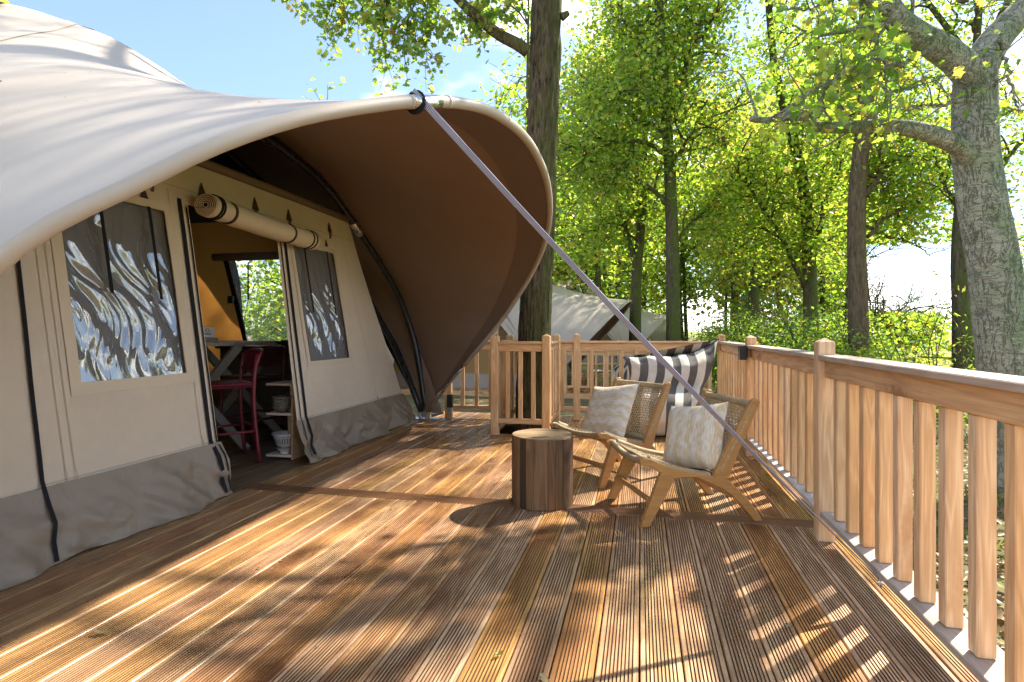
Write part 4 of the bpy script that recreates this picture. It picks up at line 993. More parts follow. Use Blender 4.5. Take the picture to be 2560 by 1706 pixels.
# corner shelf with crockery
sf = thing('corner_shelf', (-3.1, 4.5, 0), 'small open plywood shelf just inside the door jamb', 'shelf')
for z in (.02, .385, .646): part('shelf_board', MB().box(-3.23, -2.985, 4.47, 4.76, z, z + .02, .002), 'shelf_wood', sf)
part('upright', MB().box(-2.983, -2.965, 4.47, 4.76, .0, .69, .002), 'shelf_wood', sf); part('upright', MB().box(-3.10, -3.00, 4.60, 4.62, .041, .384), 'shelf_wood', sf); part('upright', MB().box(-3.12, -3.02, 4.66, 4.68, .406, .645), 'shelf_wood', sf)
for k in range(4):
    b_ = solo('bowl', MB().lathe([(.03, 0), (.045, .006), (.075, .04), (.083, .062), (.079, .062), (.07, .04), (.02, .012)], (-3.11, 4.53, .4065 + k * .0265), 24), 'ceramic', ['bottom', 'second lowest', 'second highest', 'top'][k] + ' brown stoneware bowl of the stack on the corner shelf', 'bowl', True)
cl = thing('colander', (-3.09, 4.54, .095), 'white scalloped colander on the bottom shelf board', 'colander'); part('body', MB().lathe([(.04, 0), (.075, .03), (.10, .11), (.115, .125), (.11, .128), (.09, .10), (.06, .03), (.02, .012)], (0, 0, 0), 28), 'white_ceramic', cl, True, False)
mb = MB()
for k in range(26):
    a = 2 * PI * k / 26; mb.box(0, 0, 0, 0, 0, 0) if False else mb.tube([(.080 * math.cos(a), .080 * math.sin(a), .04), (.094 * math.cos(a), .094 * math.sin(a), .085)], .003, 4)
part('slots', mb, 'dark_box', cl, world=False)
solo('bowl', MB().lathe([(.045, 0), (.04, .012), (.05, .03), (.08, .05), (.085, .055), (.07, .05), (.02, .02)], (-3.09, 4.54, .0405), 24), 'white_ceramic', 'small white footed bowl under the colander', 'bowl', True)
# loose leaves on the boards
def flat_leaf(x, y, s_, a, mat, label):
    mb = MB(); pts = [(0, -1), (.25, -.7), (.2, -.4), (.55, -.25), (.3, 0), (.6, .3), (.25, .45), (.3, .8), (0, 1), (-.3, .75), (-.22, .4), (-.6, .25), (-.3, 0), (-.5, -.3), (-.2, -.45), (-.25, -.75)]
    mb.add([(p * s_, q * s_, .006 + .012 * abs(p) + .01 * q * q) for p, q in pts], [tuple(range(16))]); o = solo('fallen_leaf', mb, mat, label, 'leaf'); o.location = (x, y, 0); o.rotation_euler = (0, 0, a)
for (x, y, s_, a, lab) in ((-.30, 1.82, .03, .6, 'brown fallen oak leaf on the boards in the front middle'), (-1.95, 1.75, .032, 2.0, 'dry curled leaf on the sunny front boards by the skirt'), (.55, 2.35, .02, 1.1, 'tiny dry leaf by the railing foot'), (-.48, 1.93, .02, 2.5, 'green leaf scrap between two front boards')):
    flat_leaf(x, y, s_, a, 'leaf_oak' if 'green' in lab else 'leaf_dry', lab)

mb = MB(); rgd = np.random.default_rng(17)
for k in range(90):
    x, y = rgd.uniform(-2.6, 1.0), rgd.uniform(1.2, 7.2); a = rgd.uniform(0, 6.28); s1 = rgd.uniform(.004, .014); cx_, sx_ = math.cos(a) * s1, math.sin(a) * s1
    mb.add([(x - cx_, y - sx_, .003), (x + sx_ * .45, y - cx_ * .45, .006), (x + cx_, y + sx_, .003), (x - sx_ * .45, y + cx_ * .45, .007)], [(0, 1, 2, 3)])
tag(link('leaf_scraps', mesh_of('leaf_scraps', mb, 'leaf_dry')), 'tiny dry leaf scraps scattered over the deck boards', 'leaves', kind='stuff')

# ================================================================== TREES AND PLANTS
QUAD = (np.array([(0, 0, 0), (.42, .5, .10), (0, 1.05, -.04), (-.42, .5, .10)]), [(0, 1, 2, 3)])
_h = [(0, 0), (.10, .12), (.28, .16), (.20, .30), (.44, .44), (.24, .54), (.38, .76), (.16, .80), (0, 1.0)]
OAK = (np.array([(x, y, .35 * x - .12 * y * y) for x, y in _h] + [(-x, y, .35 * x - .12 * y * y) for x, y in _h[1:-1]]), [tuple(range(9)), (0, 8, 15, 14, 13, 12, 11, 10, 9)])
LONG = (np.array([(0, 0, 0), (.16, .3, .05), (.15, .7, .03), (0, 1.1, -.1), (-.15, .7, .03), (-.16, .3, .05)]), [(0, 1, 2, 3, 4, 5)])
def leaf_mesh(name, C, size, rg, shape, mat, up=.6, off=(0, 0, 0), droop=0.0):
    """one mesh of many leaves at points C"""
    base, faces = shape; N = len(C); nb = len(base)
    nrm = rg.normal(size=(N, 3)); nrm[:, 2] = np.abs(nrm[:, 2]) * (1 + up) + up; nrm /= np.linalg.norm(nrm, axis=1, keepdims=True)
    d = rg.normal(size=(N, 3)); d[:, 2] -= droop; d -= nrm * np.sum(d * nrm, axis=1, keepdims=True); d /= np.linalg.norm(d, axis=1, keepdims=True); s_ = np.cross(d, nrm)
    sz = size * rg.uniform(.65, 1.3, N)
    V = C[:, None, :] + sz[:, None, None] * (base[None, :, 0:1] * s_[:, None] + base[None, :, 1:2] * d[:, None] + base[None, :, 2:3] * nrm[:, None]) - np.asarray(off)
    me = bpy.data.meshes.new(name); me.vertices.add(N * nb); me.vertices.foreach_set('co', V.astype(np.float32).ravel())
    fl = np.concatenate([np.array(f) for f in faces]); ln = np.array([len(f) for f in faces]); per = len(fl)
    me.loops.add(N * per); me.loops.foreach_set('vertex_index', (np.arange(N)[:, None] * nb + fl[None]).astype(np.int32).ravel())
    me.polygons.add(N * len(ln)); st_ = np.concatenate([[0], np.cumsum(ln)[:-1]])
    me.polygons.foreach_set('loop_start', (np.arange(N)[:, None] * per + st_[None]).astype(np.int32).ravel())
    try: me.polygons.foreach_set('loop_total', np.tile(ln, N).astype(np.int32))
    except Exception: pass
    me.materials.append(M(mat)); me.update(calc_edges=True); return me

class Tree:
    def __init__(s, seed): s.rg = np.random.default_rng(seed); s.tr = MB(); s.br = MB(); s.tips = []; s.axes = []
    def limb(s, pts, r0, r1, seg=8, n=None, trunk=False, wig=.0):
        P = crom(pts, n or max(len(pts) * 5, 8))
        if wig: P[1:-1] += s.rg.normal(scale=wig, size=(len(P) - 2, 3))
        (s.tr if trunk else s.br).tube(P, np.linspace(r0, r1, len(P)), seg, True); s.axes.append((P, r0, r1)); return P
    def sprout(s, P, n, L, r, levels, up=.25, a=.15, b=1.0, spread=1.0, flatten=1.0, seg=5, keep=None):
        """side shoots along P; the last level leaves its nodes as leaf positions"""
        rg = s.rg; N = len(P)
        for k in range(n):
            i = int((a + (b - a) * (k + rg.uniform(0, 1)) / n) * (N - 1)); i = min(max(i, 0), N - 2)
            T = P[i + 1] - P[i]; T = T / max(np.linalg.norm(T), 1e-9)
            d = rg.normal(size=3) * spread; d[2] *= flatten; d -= T * np.dot(d, T) * .8; d /= np.linalg.norm(d); d = d + T * .55 + np.array([0, 0, up]); d /= np.linalg.norm(d)
            ll = L * rg.uniform(.55, 1.25); m = 6 if levels else 4; q = [P[i]]; dd = d.copy()
            for j in range(m):
                dd = dd + rg.normal(size=3) * .28 + np.array([0, 0, .05 if levels else -.06]); dd /= np.linalg.norm(dd); q.append(q[-1] + dd * ll / m)
            q = np.array(q); s.br.tube(q, np.linspace(r, r * .35, len(q)), seg if levels else 3, False)
            if levels: s.sprout(q, max(int(3 + ll * 3.0), 3), ll * .55, r * .45, levels - 1, up * .6, .25, 1.0, spread, flatten, max(seg - 1, 3), keep)
            else: s.tips.append(q[1:])
            if levels: s.tips.append(q[-3:])
    def points(s, per, jit):
        T = np.concatenate(s.tips); C = np.repeat(T, per, axis=0); return C + s.rg.normal(scale=jit, size=C.shape)
    def finish(s, name, base, label, bk, lf, per, jit, size, shape, droop=.3, up=.5, cull=None, group=None, cat='tree', maxn=60000):
        o = thing(name, tuple(base), label, cat, group)
        if s.tr.v: part('trunk', s.tr, bk, o, True)
        if s.br.v: part('branches', s.br, bk, o, True)
        C = s.points(per, jit)
        if cull is not None: C = C[cull(C)]
        if len(C) > maxn: C = C[s.rg.choice(len(C), maxn, False)]
        me = leaf_mesh('crown', C, size, s.rg, shape, lf, up, base, droop); link('crown', me, o); return o
def to_px(C):
    P = C - np.array([0, 0, CAM_H]); xr = P[:, 0] * cs + P[:, 1] * sn; zf = -P[:, 0] * sn + P[:, 1] * cs
    return (CX + F_PX * xr / np.maximum(zf, .05)) / KD, (HY - F_PX * P[:, 2] / np.maximum(zf, .05)) / KD, zf
def px(L, d, rg=None, dz=0.0):
    return [at(x, y, d + (dz * k / max(len(L) - 1, 1))) for k, (x, y) in enumerate(L)]
def rough_trunk(T, pts, r0, r1, seg=56, n=150, ridge=.018, fr=9.0, base_flare=.25):
    P = crom(pts, n); L = len(P); V = []; f = []
    Tn = np.gradient(P, axis=0); Tn /= np.linalg.norm(Tn, axis=1, keepdims=True); A = np.array([1., 0, 0])
    for i in range(L):
        A = A - Tn[i] * np.dot(A, Tn[i]); A /= np.linalg.norm(A); B = np.cross(Tn[i], A); z = P[i][2]
        r = r0 + (r1 - r0) * i / (L - 1) + base_flare * r0 * math.exp(-max(z - GZ, 0) / .35)
        for j in range(seg):
            a = 2 * PI * j / seg; q = (math.cos(a), math.sin(a))
            h = abs(mnoise.noise(Vector((q[0] * fr, q[1] * fr, z * 2.2)))) * ridge + .05 * r0 * mnoise.noise(Vector((q[0] * 1.5, q[1] * 1.5, z * .9)))
            V.append(P[i] + (A * q[0] + B * q[1]) * (r + h))
    for i in range(L - 1):
        for j in range(seg): k = (j + 1) % seg; f.append((i * seg + j, i * seg + k, (i + 1) * seg + k, (i + 1) * seg + j))
    T.tr.add(V, f); T.axes.append((P, r0, r1)); return P

# T0: the oak growing through the deck
T = Tree(11)
p0 = [np.array([-1.24, 6.56, GZ - .1]), np.array([-1.22, 6.56, .6]), at(1233, 640, 6.67), at(1242, 420, 6.65), at(1250, 200, 6.65), at(1255, 0, 6.65), at(1262, -260, 6.7), at(1262, -560, 6.8)]
P = rough_trunk(T, p0, .175, .15, 96, 260, .04, 8)
lb = T.limb(px([(1212, 118), (1185, 100), (1150, 82), (1120, 60), (1088, 32), (1055, 0), (1010, -50), (940, -95), (860, -120), (780, -130)], 6.45, dz=-.5), .072, .02, 10, 60)
T.limb(px([(1290, 40), (1300, 34), (1306, 30)], 6.45), .05, .03, 8)
# hanging sprays in front of the sky
for (x0, x1, y1, d) in ((860, 830, 60, 6.1), (900, 905, 95, 6.0), (940, 960, 120, 6.05), (975, 990, 90, 6.1), (870, 890, 160, 6.0), (950, 930, 155, 6.0), (820, 785, 80, 6.1), (800, 750, 45, 6.1), (1000, 995, 30, 6.2), (880, 860, 20, 6.1), (700, 640, -6, 6.1), (925, 880, 60, 6.05), (960, 985, 150, 6.1), (905, 870, 120, 6.05), (760, 770, 95, 6.1), (1075, 1110, 70, 6.3), (1095, 1100, 30, 6.4), (1150, 1165, 30, 6.4), (1060, 1085, 55, 6.35)):
    yb = -110 if x0 < 1040 else 25
    Q = T.limb(px([(x0, yb), ((x0 * 2 + x1) / 3 + 6, yb + (y1 - yb) * .35), ((x0 + 2 * x1) / 3 - 4, yb + (y1 - yb) * .72), (x1, y1)], d), .011, .004, 4, 22, wig=.008)
    T.sprout(Q, 9, .30, .004, 0, -.1, .42, 1.0, 1.0, .8, 3)
C0 = T.points(3, .04)
o0 = thing('oak_tree', (-1.24, 6.45, GZ), 'thick mossy oak trunk growing up through the deck guard with leafy overhead sprays', 'tree')
part('trunk', T.tr, 'bark_oak', o0, True); part('branches', T.br, 'bark_oak', o0, True)
T2_ = Tree(12); crown_tops = []
for k in range(9):      # crown above the picture
    a = k * 2.4; z0 = 6.2 + .55 * k; q = T2_.limb([np.array([-1.2, 6.5, z0]), np.array([-1.2 + 1.3 * math.cos(a), 6.5 + 1.3 * math.sin(a), z0 + .7]), np.array([-1.2 + 2.9 * math.cos(a), 6.5 + 2.9 * math.sin(a), z0 + 1.1])], .07, .02, 6, 14)
    T2_.sprout(q, 6, 1.2, .02, 1, .1)
part('branches', T2_.br, 'bark_oak', o0, True)
C1 = T2_.points(1, .12); u_, v_, zf_ = to_px(C1); C1 = C1[(v_ < -15)]; C1 = C1[:4200]
link('crown', leaf_mesh('crown', np.concatenate([C0, C1]), .072, T.rg, OAK, 'leaf_oak', .3, (-1.24, 6.45, GZ), .6), o0)

# T1: the big grey tree outside the railing
T = Tree(21)
base1 = np.array([3.56, 6.55, GZ - .05])
p1 = [base1, at(2335, 990, 5.62), at(2312, 850, 5.62), at(2284, 620, 5.6), at(2258, 470, 5.6), at(2243, 350, 5.6), at(2240, 240, 5.6), at(2242, 150, 5.6)]
rough_trunk(T, p1, .25, .175, 64, 150, .008, 3.5, .12)
T.limb(px([(2243, 190), (2205, 145), (2150, 105), (2090, 70), (2045, 25), (2015, -40), (1990, -140)], 5.55, dz=-.4), .145, .085, 14, 40)
T.limb(px([(2246, 175), (2275, 110), (2320, 55), (2370, 5), (2420, -70), (2450, -200)], 5.6, dz=.3), .155, .09, 14, 40)
hb_ = T.limb(px([(2250, 390), (2205, 340), (2150, 312), (2090, 296), (2030, 290), (1960, 292), (1900, 293), (1872, 290), (1862, 278), (1848, 268), (1800, 270), (1760, 276), (1725, 274)], 5.55, dz=-.6), .10, .024, 12, 70)
ul = [a[0] for a in T.axes]
tw = [px([(1880, 268), (1900, 200), (1960, 170), (2020, 190), (2050, 240), (2035, 280)], 5.0), px([(2000, 288), (2040, 230), (2060, 210), (2110, 200)], 5.2), px([(1790, 270), (1850, 220), (1930, 175), (1990, 130)], 4.8), px([(2150, 110), (2060, 150), (1960, 160), (1860, 190)], 5.2), px([(2090, 70), (2000, 60), (1900, 80), (1820, 60)], 5.0), px([(2045, 25), (1960, -10), (1860, 20), (1780, 10)], 4.9), px([(2245, 230), (2160, 240), (2080, 250)], 5.2), px([(2300, 80), (2320, 180), (2340, 260)], 5.3)]
for q in tw: Q = T.limb(q, .022, .008, 6, 26, wig=.012); T.sprout(Q, 7, .5, .008, 1, .05, .1, 1, 1, .6, 4)
for P_ in (ul[1], ul[2]): T.sprout(P_[12:], 7, 1.0, .02, 1, .1, .2, 1.0, 1, .7, 5)
T.sprout(hb_, 9, .6, .012, 1, .15, .45, 1.0, 1, .7, 4)
# crown above the picture: what dapples the deck
for k in range(20):
    a = k * 2.39996 + .5; rr3 = 1.2 + 2.3 * ((k * .618) % 1); z0 = 4.6 + .38 * k
    c0 = np.array([3.1, 6.5, 4.4 + .25 * k]); q = T.limb([c0, c0 + np.array([rr3 * .5 * math.cos(a), rr3 * .5 * math.sin(a), .9]), c0 + np.array([rr3 * math.cos(a), rr3 * math.sin(a), 1.5])], .06, .02, 6, 14)
    T.sprout(q, 6, 1.15, .02, 1, .1, .25, 1)
C = T.points(1, .10); u_, v_, zf_ = to_px(C)
inn = (v_ > -30) & (u_ > 0) & (u_ < 2400); thin = T.rg.uniform(size=len(C)) < .66
SH = C - np.array(SUNV)[None] * (C[:, 2:3] / SUNV.z); lit = (SH[:, 0] > -2.7) & (SH[:, 0] < -.35) & (SH[:, 1] > 1.0) & (SH[:, 1] < 3.3)  # out-of-view crown shaped for light: leaves shading the front deck mostly dropped
lit |= (SH[:, 0] > -.2) & (SH[:, 0] < .95) & (SH[:, 1] > 1.2) & (SH[:, 1] < 2.6)
clump = np.array([mnoise.noise(Vector((q[0] * .8, q[1] * .8, q[2] * .8))) for q in C]) > -.1
keep = np.where(inn, thin & (u_ > 1690) & ~((v_ > 330) & (u_ > 1990)) & (v_ < 420) & ((u_ < 2080) | (T.rg.uniform(size=len(C)) < .22)), clump & (T.rg.uniform(size=len(C)) < np.where(lit, .16, .5)))
C = C[keep]
o1 = thing('oak_tree', tuple(base1), 'big grey-barked tree with lichen and a long crooked side branch outside the railing', 'tree')
part('trunk', T.tr, 'bark_big', o1, True); part('branches', T.br, 'bark_big', o1, True)
link('crown', leaf_mesh('crown', C, .095, T.rg, OAK, 'leaf_mid', .2, base1, .5), o1)

# the row of oaks behind, traced trunk by trunk
def bg_tree(seed, d, trunk, r0, r1, limbs, label, mat, lf, nsp, L, leaf, per=6, jit=.32, cull=None, top=True, maxn=34000, levels=2):
    T = Tree(seed); b = at(trunk[0][0], trunk[0][1], d); b[2] = GZ - .05
    pts = [b] + px(trunk[1:], d); P = T.limb(pts, r0 * 1.1, r1, 12, 60, True)
    for (lp, dz, ra, rb2) in limbs:
        Q = T.limb(px(lp, d, dz=dz), ra, rb2, 7, 24, wig=.02); T.sprout(Q, nsp, L, ra * .4, levels - 1, .15, .2, 1.0)
    if top:
        tp = P[-1]; hgt = 3.5
        for k in range(4):
            a = k * 1.7 + seed; Q = T.limb([tp, tp + np.array([.7 * math.cos(a), .7 * math.sin(a), 1.4]), tp + np.array([1.8 * math.cos(a), 1.8 * math.sin(a), hgt])], r1 * .7, .03, 6, 14); T.sprout(Q, 6, L, .03, levels - 1, .1)
    T.sprout(P, int(nsp * .8), L * 1.2, .03, levels - 1, .2, .62, 1.0)
    return T.finish('oak_tree', b, label, mat, lf, per, jit, leaf, QUAD, .3, .3, cull, 'oaks behind the deck', maxn=maxn)
def clear_sky(C):
    u, v, z = to_px(C)
    return ~((u > 1985) & (u < 2225) & (v > 560 - .35 * (2225 - u) * 0) & (v < 720)) & ~((u < 1085) & (v > -40)) & ~((u > 1030) & (u < 1200) & (v > 70) & (v < 230) & (v < 95 + (1200 - u) * .9))
bg_tree(31, 15, [(1548, 800), (1546, 640), (1541, 430), (1535, 330), (1527, 200), (1519, 90), (1514, 0), (1516, -120)], .18, .10,
        [([(1541, 480), (1500, 435), (1450, 400), (1390, 378), (1320, 360)], .5, .075, .02), ([(1537, 362), (1490, 330), (1430, 325), (1370, 340), (1310, 330)], -.5, .07, .02), ([(1535, 322), (1500, 290), (1450, 270), (1390, 235), (1320, 210)], .8, .065, .02), ([(1529, 258), (1490, 225), (1440, 210), (1390, 212)], -.8, .05, .02),
         ([(1545, 376), (1572, 335), (1600, 290), (1625, 230)], -.6, .07, .03), ([(1540, 250), (1565, 190), (1585, 125), (1620, 70), (1660, 10)], .5, .09, .03), ([(1519, 150), (1480, 110), (1445, 70), (1420, 10)], .6, .075, .03), ([(1600, 110), (1610, 40), (1605, -40)], .5, .05, .02), ([(1548, 560), (1600, 500), (1650, 470)], 1.5, .05, .02)],
        'tall mossy oak with many tiered limbs in the middle, beyond the far railing', 'bark_dark', 'leaf_mid', 11, 1.55, .115, cull=clear_sky, maxn=80000)
bg_tree(32, 18, [(1457, 800), (1462, 650), (1470, 560), (1477, 470), (1480, 390), (1482, 280)], .19, .08,
        [([(1455, 590), (1440, 540), (1425, 480), (1400, 430), (1350, 405), (1300, 415)], .5, .09, .03), ([(1476, 500), (1450, 440), (1420, 400), (1390, 395)], -.6, .06, .02), ([(1468, 560), (1420, 525), (1360, 530), (1310, 560)], .6, .05, .02), ([(1480, 400), (1500, 330), (1495, 240)], .6, .06, .02), ([(1470, 520), (1500, 470), (1530, 440)], .8, .05, .02)],
        'forked dark oak just left of the tall mossy one', 'bark_dark', 'leaf_mid', 9, 1.6, .125, cull=clear_sky, maxn=50000)
bg_tree(33, 13, [(1973, 820), (1972, 700), (1968, 560), (1970, 440), (1978, 350), (1988, 250), (1992, 130), (1990, 0), (1992, -150)], .205, .13,
        [([(1988, 450), (2015, 410), (2045, 375), (2085, 355)], .5, .075, .03), ([(1993, 545), (2040, 500), (2100, 470), (2180, 445)], .8, .05, .015), ([(1968, 300), (1920, 230), (1880, 130), (1860, 40)], 1.0, .07, .03), ([(1990, 230), (2040, 150), (2080, 60)], 1.0, .07, .03), ([(1992, 520), (2040, 545), (2100, 560), (2140, 590)], 1.2, .035, .012), ([(1990, 400), (2060, 420), (2130, 500)], 1.5, .04, .012), ([(1985, 300), (2080, 330), (2160, 400)], 1.6, .04, .012), ([(1990, 340), (2070, 300), (2190, 330)], 2.2, .04, .012), ([(1990, 150), (2060, 180), (2150, 200), (2210, 260)], 2.4, .05, .015)],
        'straight reddish-brown oak trunk with a knot hole left of the big grey tree', 'bark_red', 'leaf_mid', 9, 1.25, .105, cull=clear_sky, maxn=56000)
bg_tree(34, 17, [(1863, 800), (1862, 680), (1858, 580), (1853, 480), (1838, 380), (1808, 270), (1780, 150), (1765, 0)], .22, .09,
        [([(1848, 660), (1815, 585), (1770, 505), (1720, 430), (1680, 405)], -.5, .085, .03), ([(1853, 495), (1810, 465), (1765, 440), (1725, 400)], .6, .06, .025), ([(1870, 590), (1885, 520), (1905, 440), (1925, 370), (1930, 280)], -.6, .085, .03), ([(1858, 560), (1800, 560), (1740, 550)], .6, .04, .015), ([(1875, 570), (1920, 540), (1960, 520)], .8, .05, .02), ([(1835, 370), (1850, 280), (1870, 180)], .6, .05, .02)],
        'stout dark oak with spreading low limbs left of the straight trunk', 'bark_dark', 'leaf_mid', 10, 1.6, .12, cull=clear_sky, maxn=60000)
bg_tree(35, 22, [(1731, 800), (1732, 660), (1733, 600), (1728, 530), (1720, 450)], .24, .11,
        [([(1740, 645), (1770, 600), (1800, 555), (1815, 500)], .5, .10, .03), ([(1738, 600), (1752, 540), (1748, 480), (1755, 400)], -.5, .09, .04), ([(1728, 590), (1700, 560), (1670, 545)], .5, .06, .02), ([(1722, 520), (1710, 480), (1712, 420)], .5, .06, .02), ([(1745, 660), (1790, 630), (1830, 610)], .5, .06, .02)],
        'low-forking dark oak among the undergrowth in the middle distance', 'bark_dark', 'leaf_yellow', 8, 1.7, .13, cull=clear_sky)
bg_tree(36, 28, [(1686, 800), (1687, 700), (1690, 600), (1692, 500), (1690, 400)], .20, .10, [([(1690, 560), (1660, 500), (1640, 430)], .6, .07, .03), ([(1690, 520), (1720, 450), (1730, 370)], .6, .07, .03), ([(1690, 620), (1720, 590), (1750, 580)], .6, .05, .02)], 'slim dark trunk farther back left of the low-forking oak', 'bark_dark', 'leaf_mid', 9, 2.0, .15, cull=clear_sky)
bg_tree(37, 11.5, [(2216, 860), (2212, 720), (2207, 600), (2212, 480), (2222, 330), (2240, 150)], .19, .10, [([(2225, 470), (2290, 400), (2340, 330), (2400, 280)], .8, .07, .03), ([(2215, 500), (2170, 420), (2140, 330)], 1.0, .05, .02), ([(2240, 300), (2310, 260), (2380, 250)], .8, .05, .02), ([(2225, 560), (2300, 545), (2370, 560)], .9, .035, .012)], 'ivy-stained dark trunk half hidden behind the big grey tree', 'bark_dark', 'leaf_mid', 7, .9, .085, cull=clear_sky)
# red maple and pine by the far tents
T = Tree(41); b = at(1290, 760, 34); b[2] = GZ; P = T.limb([b, b + np.array([0, 0, 2.5]), b + np.array([.1, 0, 6.5])], .12, .04, 7, 20, True); T.sprout(P, 26, 1.2, .03, 1, .3, .2, 1.0)
T.finish('maple_tree', b, 'small deep red maple glimpsed beside the trunk in the deck', 'bark_dark', 'leaf_red', 4, .22, .16, QUAD, maxn=9000)
T = Tree(42); b = at(1375, 760, 40); b[2] = GZ; P = T.limb([b, b + np.array([0, 0, 3]), b + np.array([.2, 0, 7.5])], .2, .06, 7, 20, True); T.sprout(P, 26, 2.6, .05, 1, .15, .25, 1.0)
T.finish('pine_tree', b, 'dark spreading evergreen behind the next tent', 'bark_dark', 'leaf_dark', 4, .30, .2, QUAD, maxn=14000)

# woods closing the view: many stems and crowns that read as one mass
rg = np.random.default_rng(5); W_ = Tree(50)
for k in range(34):
    x = rg.uniform(1180, 2060); d = rg.uniform(27, 46); b = at(x, 760, d); b[2] = GZ; h = rg.uniform(10, 19)
    if 1990 < x: h = rg.uniform(2, 3)
    big_ = rg.uniform(2.6, 4.2); P = W_.limb([b, b + np.array([rg.uniform(-.3, .3), 0, h * .5]), b + np.array([rg.uniform(-.8, .8), 0, h])], rg.uniform(.1, .22), .04, 6, 16, True); W_.sprout(P, 14, big_, .05, 1, .12, .22, 1.0)
C = W_.points(4, .55); C = C[clear_sky(C)]; u_, v_, _ = to_px(C); C = C[~((v_ < 330) & (rg.uniform(size=len(C)) < .3))]; C = C[rg.permutation(len(C))[:90000]]
wd = thing('woods', (6, 35, GZ), 'green wood closing the view behind the oaks', 'woods'); wd['kind'] = 'stuff'; part('trunks', W_.tr, 'bark_dark', wd, True); part('branches', W_.br, 'bark_dark', wd, True); link('crown', leaf_mesh('crown', C, .26, rg, QUAD, 'leaf_mid', .3, (6, 35, GZ), .3), wd)

# undergrowth: a mass of shrubs beyond the railing
rg = np.random.default_rng(6)
def shrub_pts(c, r, h, n):
    v = rg.normal(size=(n, 3)); v /= np.linalg.norm(v, axis=1, keepdims=True); rad = rg.uniform(.35, 1, n) ** .5
    lump = 1 + .35 * np.array([mnoise.noise(Vector((q[0] * 1.6 + c[0], q[1] * 1.6, q[2] * 1.6 + c[1]))) for q in v])
    p = v * (rad * lump)[:, None] * np.array([r, r, h]); p[:, 2] = np.abs(p[:, 2]); return np.asarray(c) + p
mass = {'leaf_dark': [], 'leaf_yellow': [], 'leaf_mid': []}; U = Tree(60)
for k in range(64):
    x = rg.uniform(1300, 1995); d = rg.uniform(11.5, 25); b = at(x, 760, d); b[2] = GZ
    if b[0] < 2.6 and 8 < b[1] < 35: b[0] = 2.6 + rg.uniform(0, 2.5)
    h = rg.uniform(.9, 2.0) * (.6 + .035 * d); r = rg.uniform(.7, 1.4)
    kind = ['leaf_dark', 'leaf_yellow', 'leaf_mid'][rg.choice(3, p=[.42, .28, .30])]; mass[kind].append(shrub_pts(b, r, h, 950))
    for j in range(4): U.limb([b, b + np.array([rg.uniform(-.3, .3), rg.uniform(-.3, .3), h * .6]), b + np.array([rg.uniform(-.6, .6), rg.uniform(-.6, .6), h * 1.1])], .015, .004, 4, 8)
for k in range(16):     # low growth in front of the bright field
    x = rg.uniform(2000, 2300); d = rg.uniform(10, 19); b = at(x, 760, d); b[2] = GZ; mass['leaf_yellow' if k % 2 else 'leaf_mid'].append(shrub_pts(b, rg.uniform(.6, 1.1), rg.uniform(.55, 1.25), 380))
ug = thing('undergrowth', (6, 16, GZ), 'tangle of green and yellowing shrubs beyond the railing', 'undergrowth'); ug['kind'] = 'stuff'
part('stems', U.br, 'bark_dark', ug)
for k_, L_ in mass.items(): link('foliage', leaf_mesh('foliage', np.concatenate(L_), .085, rg, QUAD, k_, .4, (6, 16, GZ), .3), ug)

# saplings whose leaves stand against the pale sky
for i, (x, y, d, hpx, lab) in enumerate(((2190, 850, 9.0, 640, 'thin sapling with long hanging leaves left of the big grey trunk'), (2060, 850, 10.5, 735, 'low sapling against the pale gap right of the straight trunk'), (2130, 850, 11.0, 720, 'yellowing sapling in the gap before the bright field'), (2255, 860, 8.6, 760, 'twiggy brown bush at the foot of the big grey trunk'))):
    T = Tree(70 + i); b = at(x, y, d); b[2] = GZ; tp = at(x - 15, hpx, d)
    for j in range(5):
        q = T.limb([b + T.rg.normal(size=3) * .05 * np.array([1, 1, 0]), (b + tp) / 2 + T.rg.normal(size=3) * .18, tp + T.rg.normal(size=3) * np.array([.35, .35, .22])], .012, .004, 4, 14); T.sprout(q, 6, .4, .004, 0, .1, .3, 1)
    T.finish('sapling', b, lab, 'bark_dark', 'leaf_yellow' if i > 1 else 'leaf_mid', 1, .04, .085, LONG, 1.2, .2, None, 'saplings beyond the railing', 'sapling', maxn=700)

# far tree line across the field, and a wire fence
mb = MB(); rg = np.random.default_rng(9); C = []
for k in range(60):
    b = np.array([rg.uniform(40, 190), rg.uniform(115, 175), GZ]); b[1] = 175 - (b[0] - 40) * .45 + rg.uniform(-4, 4); C.append(shrub_pts(b, rg.uniform(3, 5), rg.uniform(4, 7.5), 260))
fw = thing('far_woods', (90, 150, GZ), 'low far line of trees across the field', 'woods'); fw['kind'] = 'stuff'; link('foliage', leaf_mesh('foliage', np.concatenate(C), .9, rg, QUAD, 'leaf_dark', .3, (90, 150, GZ)), fw)
fe = thing('wire_fence', (9, 14, GZ), 'thin wire field fence with slim posts beyond the saplings', 'fence')
for k in range(7): p = np.array([7.2 + k * 1.9, 17.5 - k * 1.5, 0]); part('post', MB().tube([(p[0], p[1], GZ - .1), (p[0], p[1], .55)], .035, 6), 'bark_dark', fe)
for z in (-.1, .15, .42): part('rail' if z > .4 else 'wire', MB().tube([(7.2, 17.5, z), (7.2 + 6 * 1.9, 17.5 - 9.0, z)], .022 if z > .4 else .004, 5), 'bark_dark', fe)

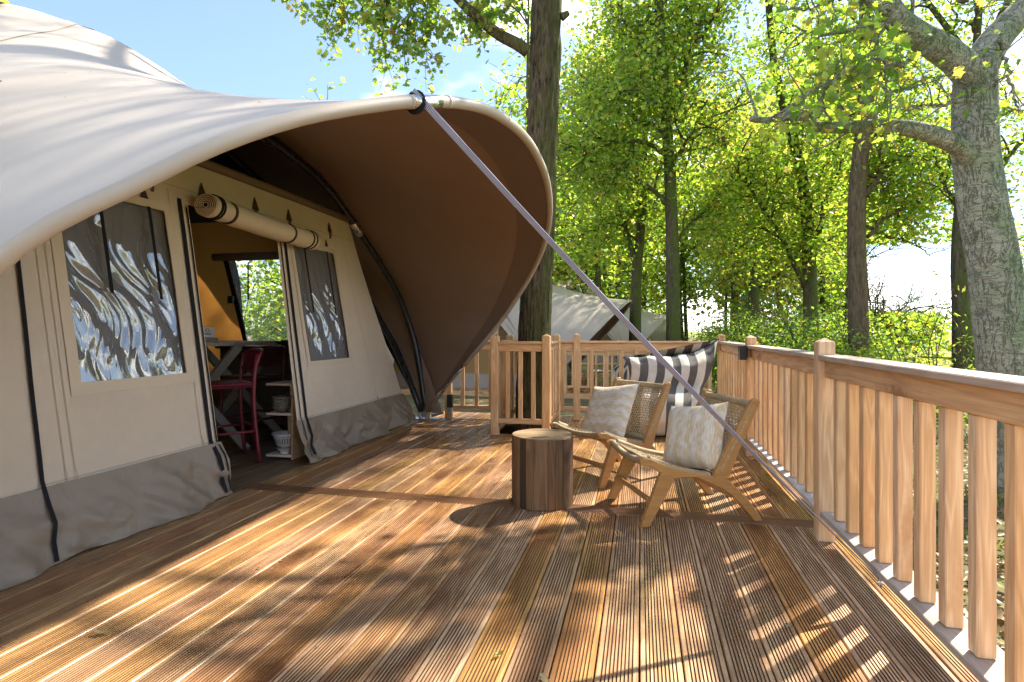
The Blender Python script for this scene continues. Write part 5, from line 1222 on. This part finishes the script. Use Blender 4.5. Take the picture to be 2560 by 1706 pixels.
# trees behind the tent, seen through its window and in reflections
for i, (x, y, h, lab) in enumerate(((-8.5, 13.2, 6, 'sunlit leafy tree seen through the inner tent window'), (-13.5, 8.0, 8, 'leafy tree standing behind the tent'))):
    T = Tree(90 + i); b = np.array([x, y, GZ]); P = T.limb([b, b + np.array([.2, 0, h * .5]), b + np.array([.1, .1, h])], .14, .04, 7, 20, True); T.sprout(P, 26, 1.8, .04, 1, .2, .1, 1.0); T.finish('oak_tree', b, lab, 'bark_dark', 'leaf_mid', 3, .25, .15, QUAD, maxn=9000)

for i, (x, y, r, h, lab) in enumerate(((-9.6, 14.3, 1.5, 3.0, 'round green shrub in view through the inner tent window'), (-11.6, 15.5, 2.0, 4.2, 'tall hedge-like shrub behind the tent row'), (-7.3, 12.2, 1.1, 1.7, 'low shrub between the first two tents'))):
    T = Tree(95 + i); b = np.array([x, y, GZ])
    for j in range(5): T.limb([b, b + np.array([T.rg.normal() * .3, T.rg.normal() * .3, h * .5]), b + np.array([T.rg.normal() * .6, T.rg.normal() * .6, h])], .03, .008, 5, 8)
    o = thing('shrub', tuple(b), lab, 'shrub'); part('stems', T.br, 'bark_dark', o); link('foliage', leaf_mesh('foliage', shrub_pts(b, r, h, 4200), .12, T.rg, QUAD, 'leaf_mid', .3, b, .3), o)

# leaf litter and dry grass on the ground beside the deck
rg = np.random.default_rng(8)
n = 15000; C = np.stack([1.2 + 9 * rg.uniform(size=n) ** 1.6, rg.uniform(.5, 13, n), np.full(n, GZ + .02)], 1); C[:, 2] += rg.uniform(0, .05, n)
lt = link('leaf_litter', leaf_mesh('leaf_litter', C, .075, rg, OAK, 'leaf_dry', 1.6)); tag(lt, 'brown fallen leaves covering the ground beside the deck', 'leaves', kind='stuff')
n = 16000; C = np.stack([1.3 + 10 * rg.uniform(size=n) ** 1.4, rg.uniform(.5, 15, n), np.full(n, GZ + .0)], 1)
cl_ = np.array([mnoise.noise(Vector((q[0] * .9, q[1] * .9, 0))) for q in C]); C = C[cl_ > -.05]
BL_ = (np.array([(-.03, 0, 0), (.03, 0, 0), (.012, .6, .12), (0, 1, .35)]), [(0, 1, 2, 3)])
gr = link('dry_grass', leaf_mesh('dry_grass', C, .15, rg, BL_, 'grass_blade', -.35, droop=-1.6)); tag(gr, 'tufts of dry grass among the fallen leaves', 'grass', kind='stuff')
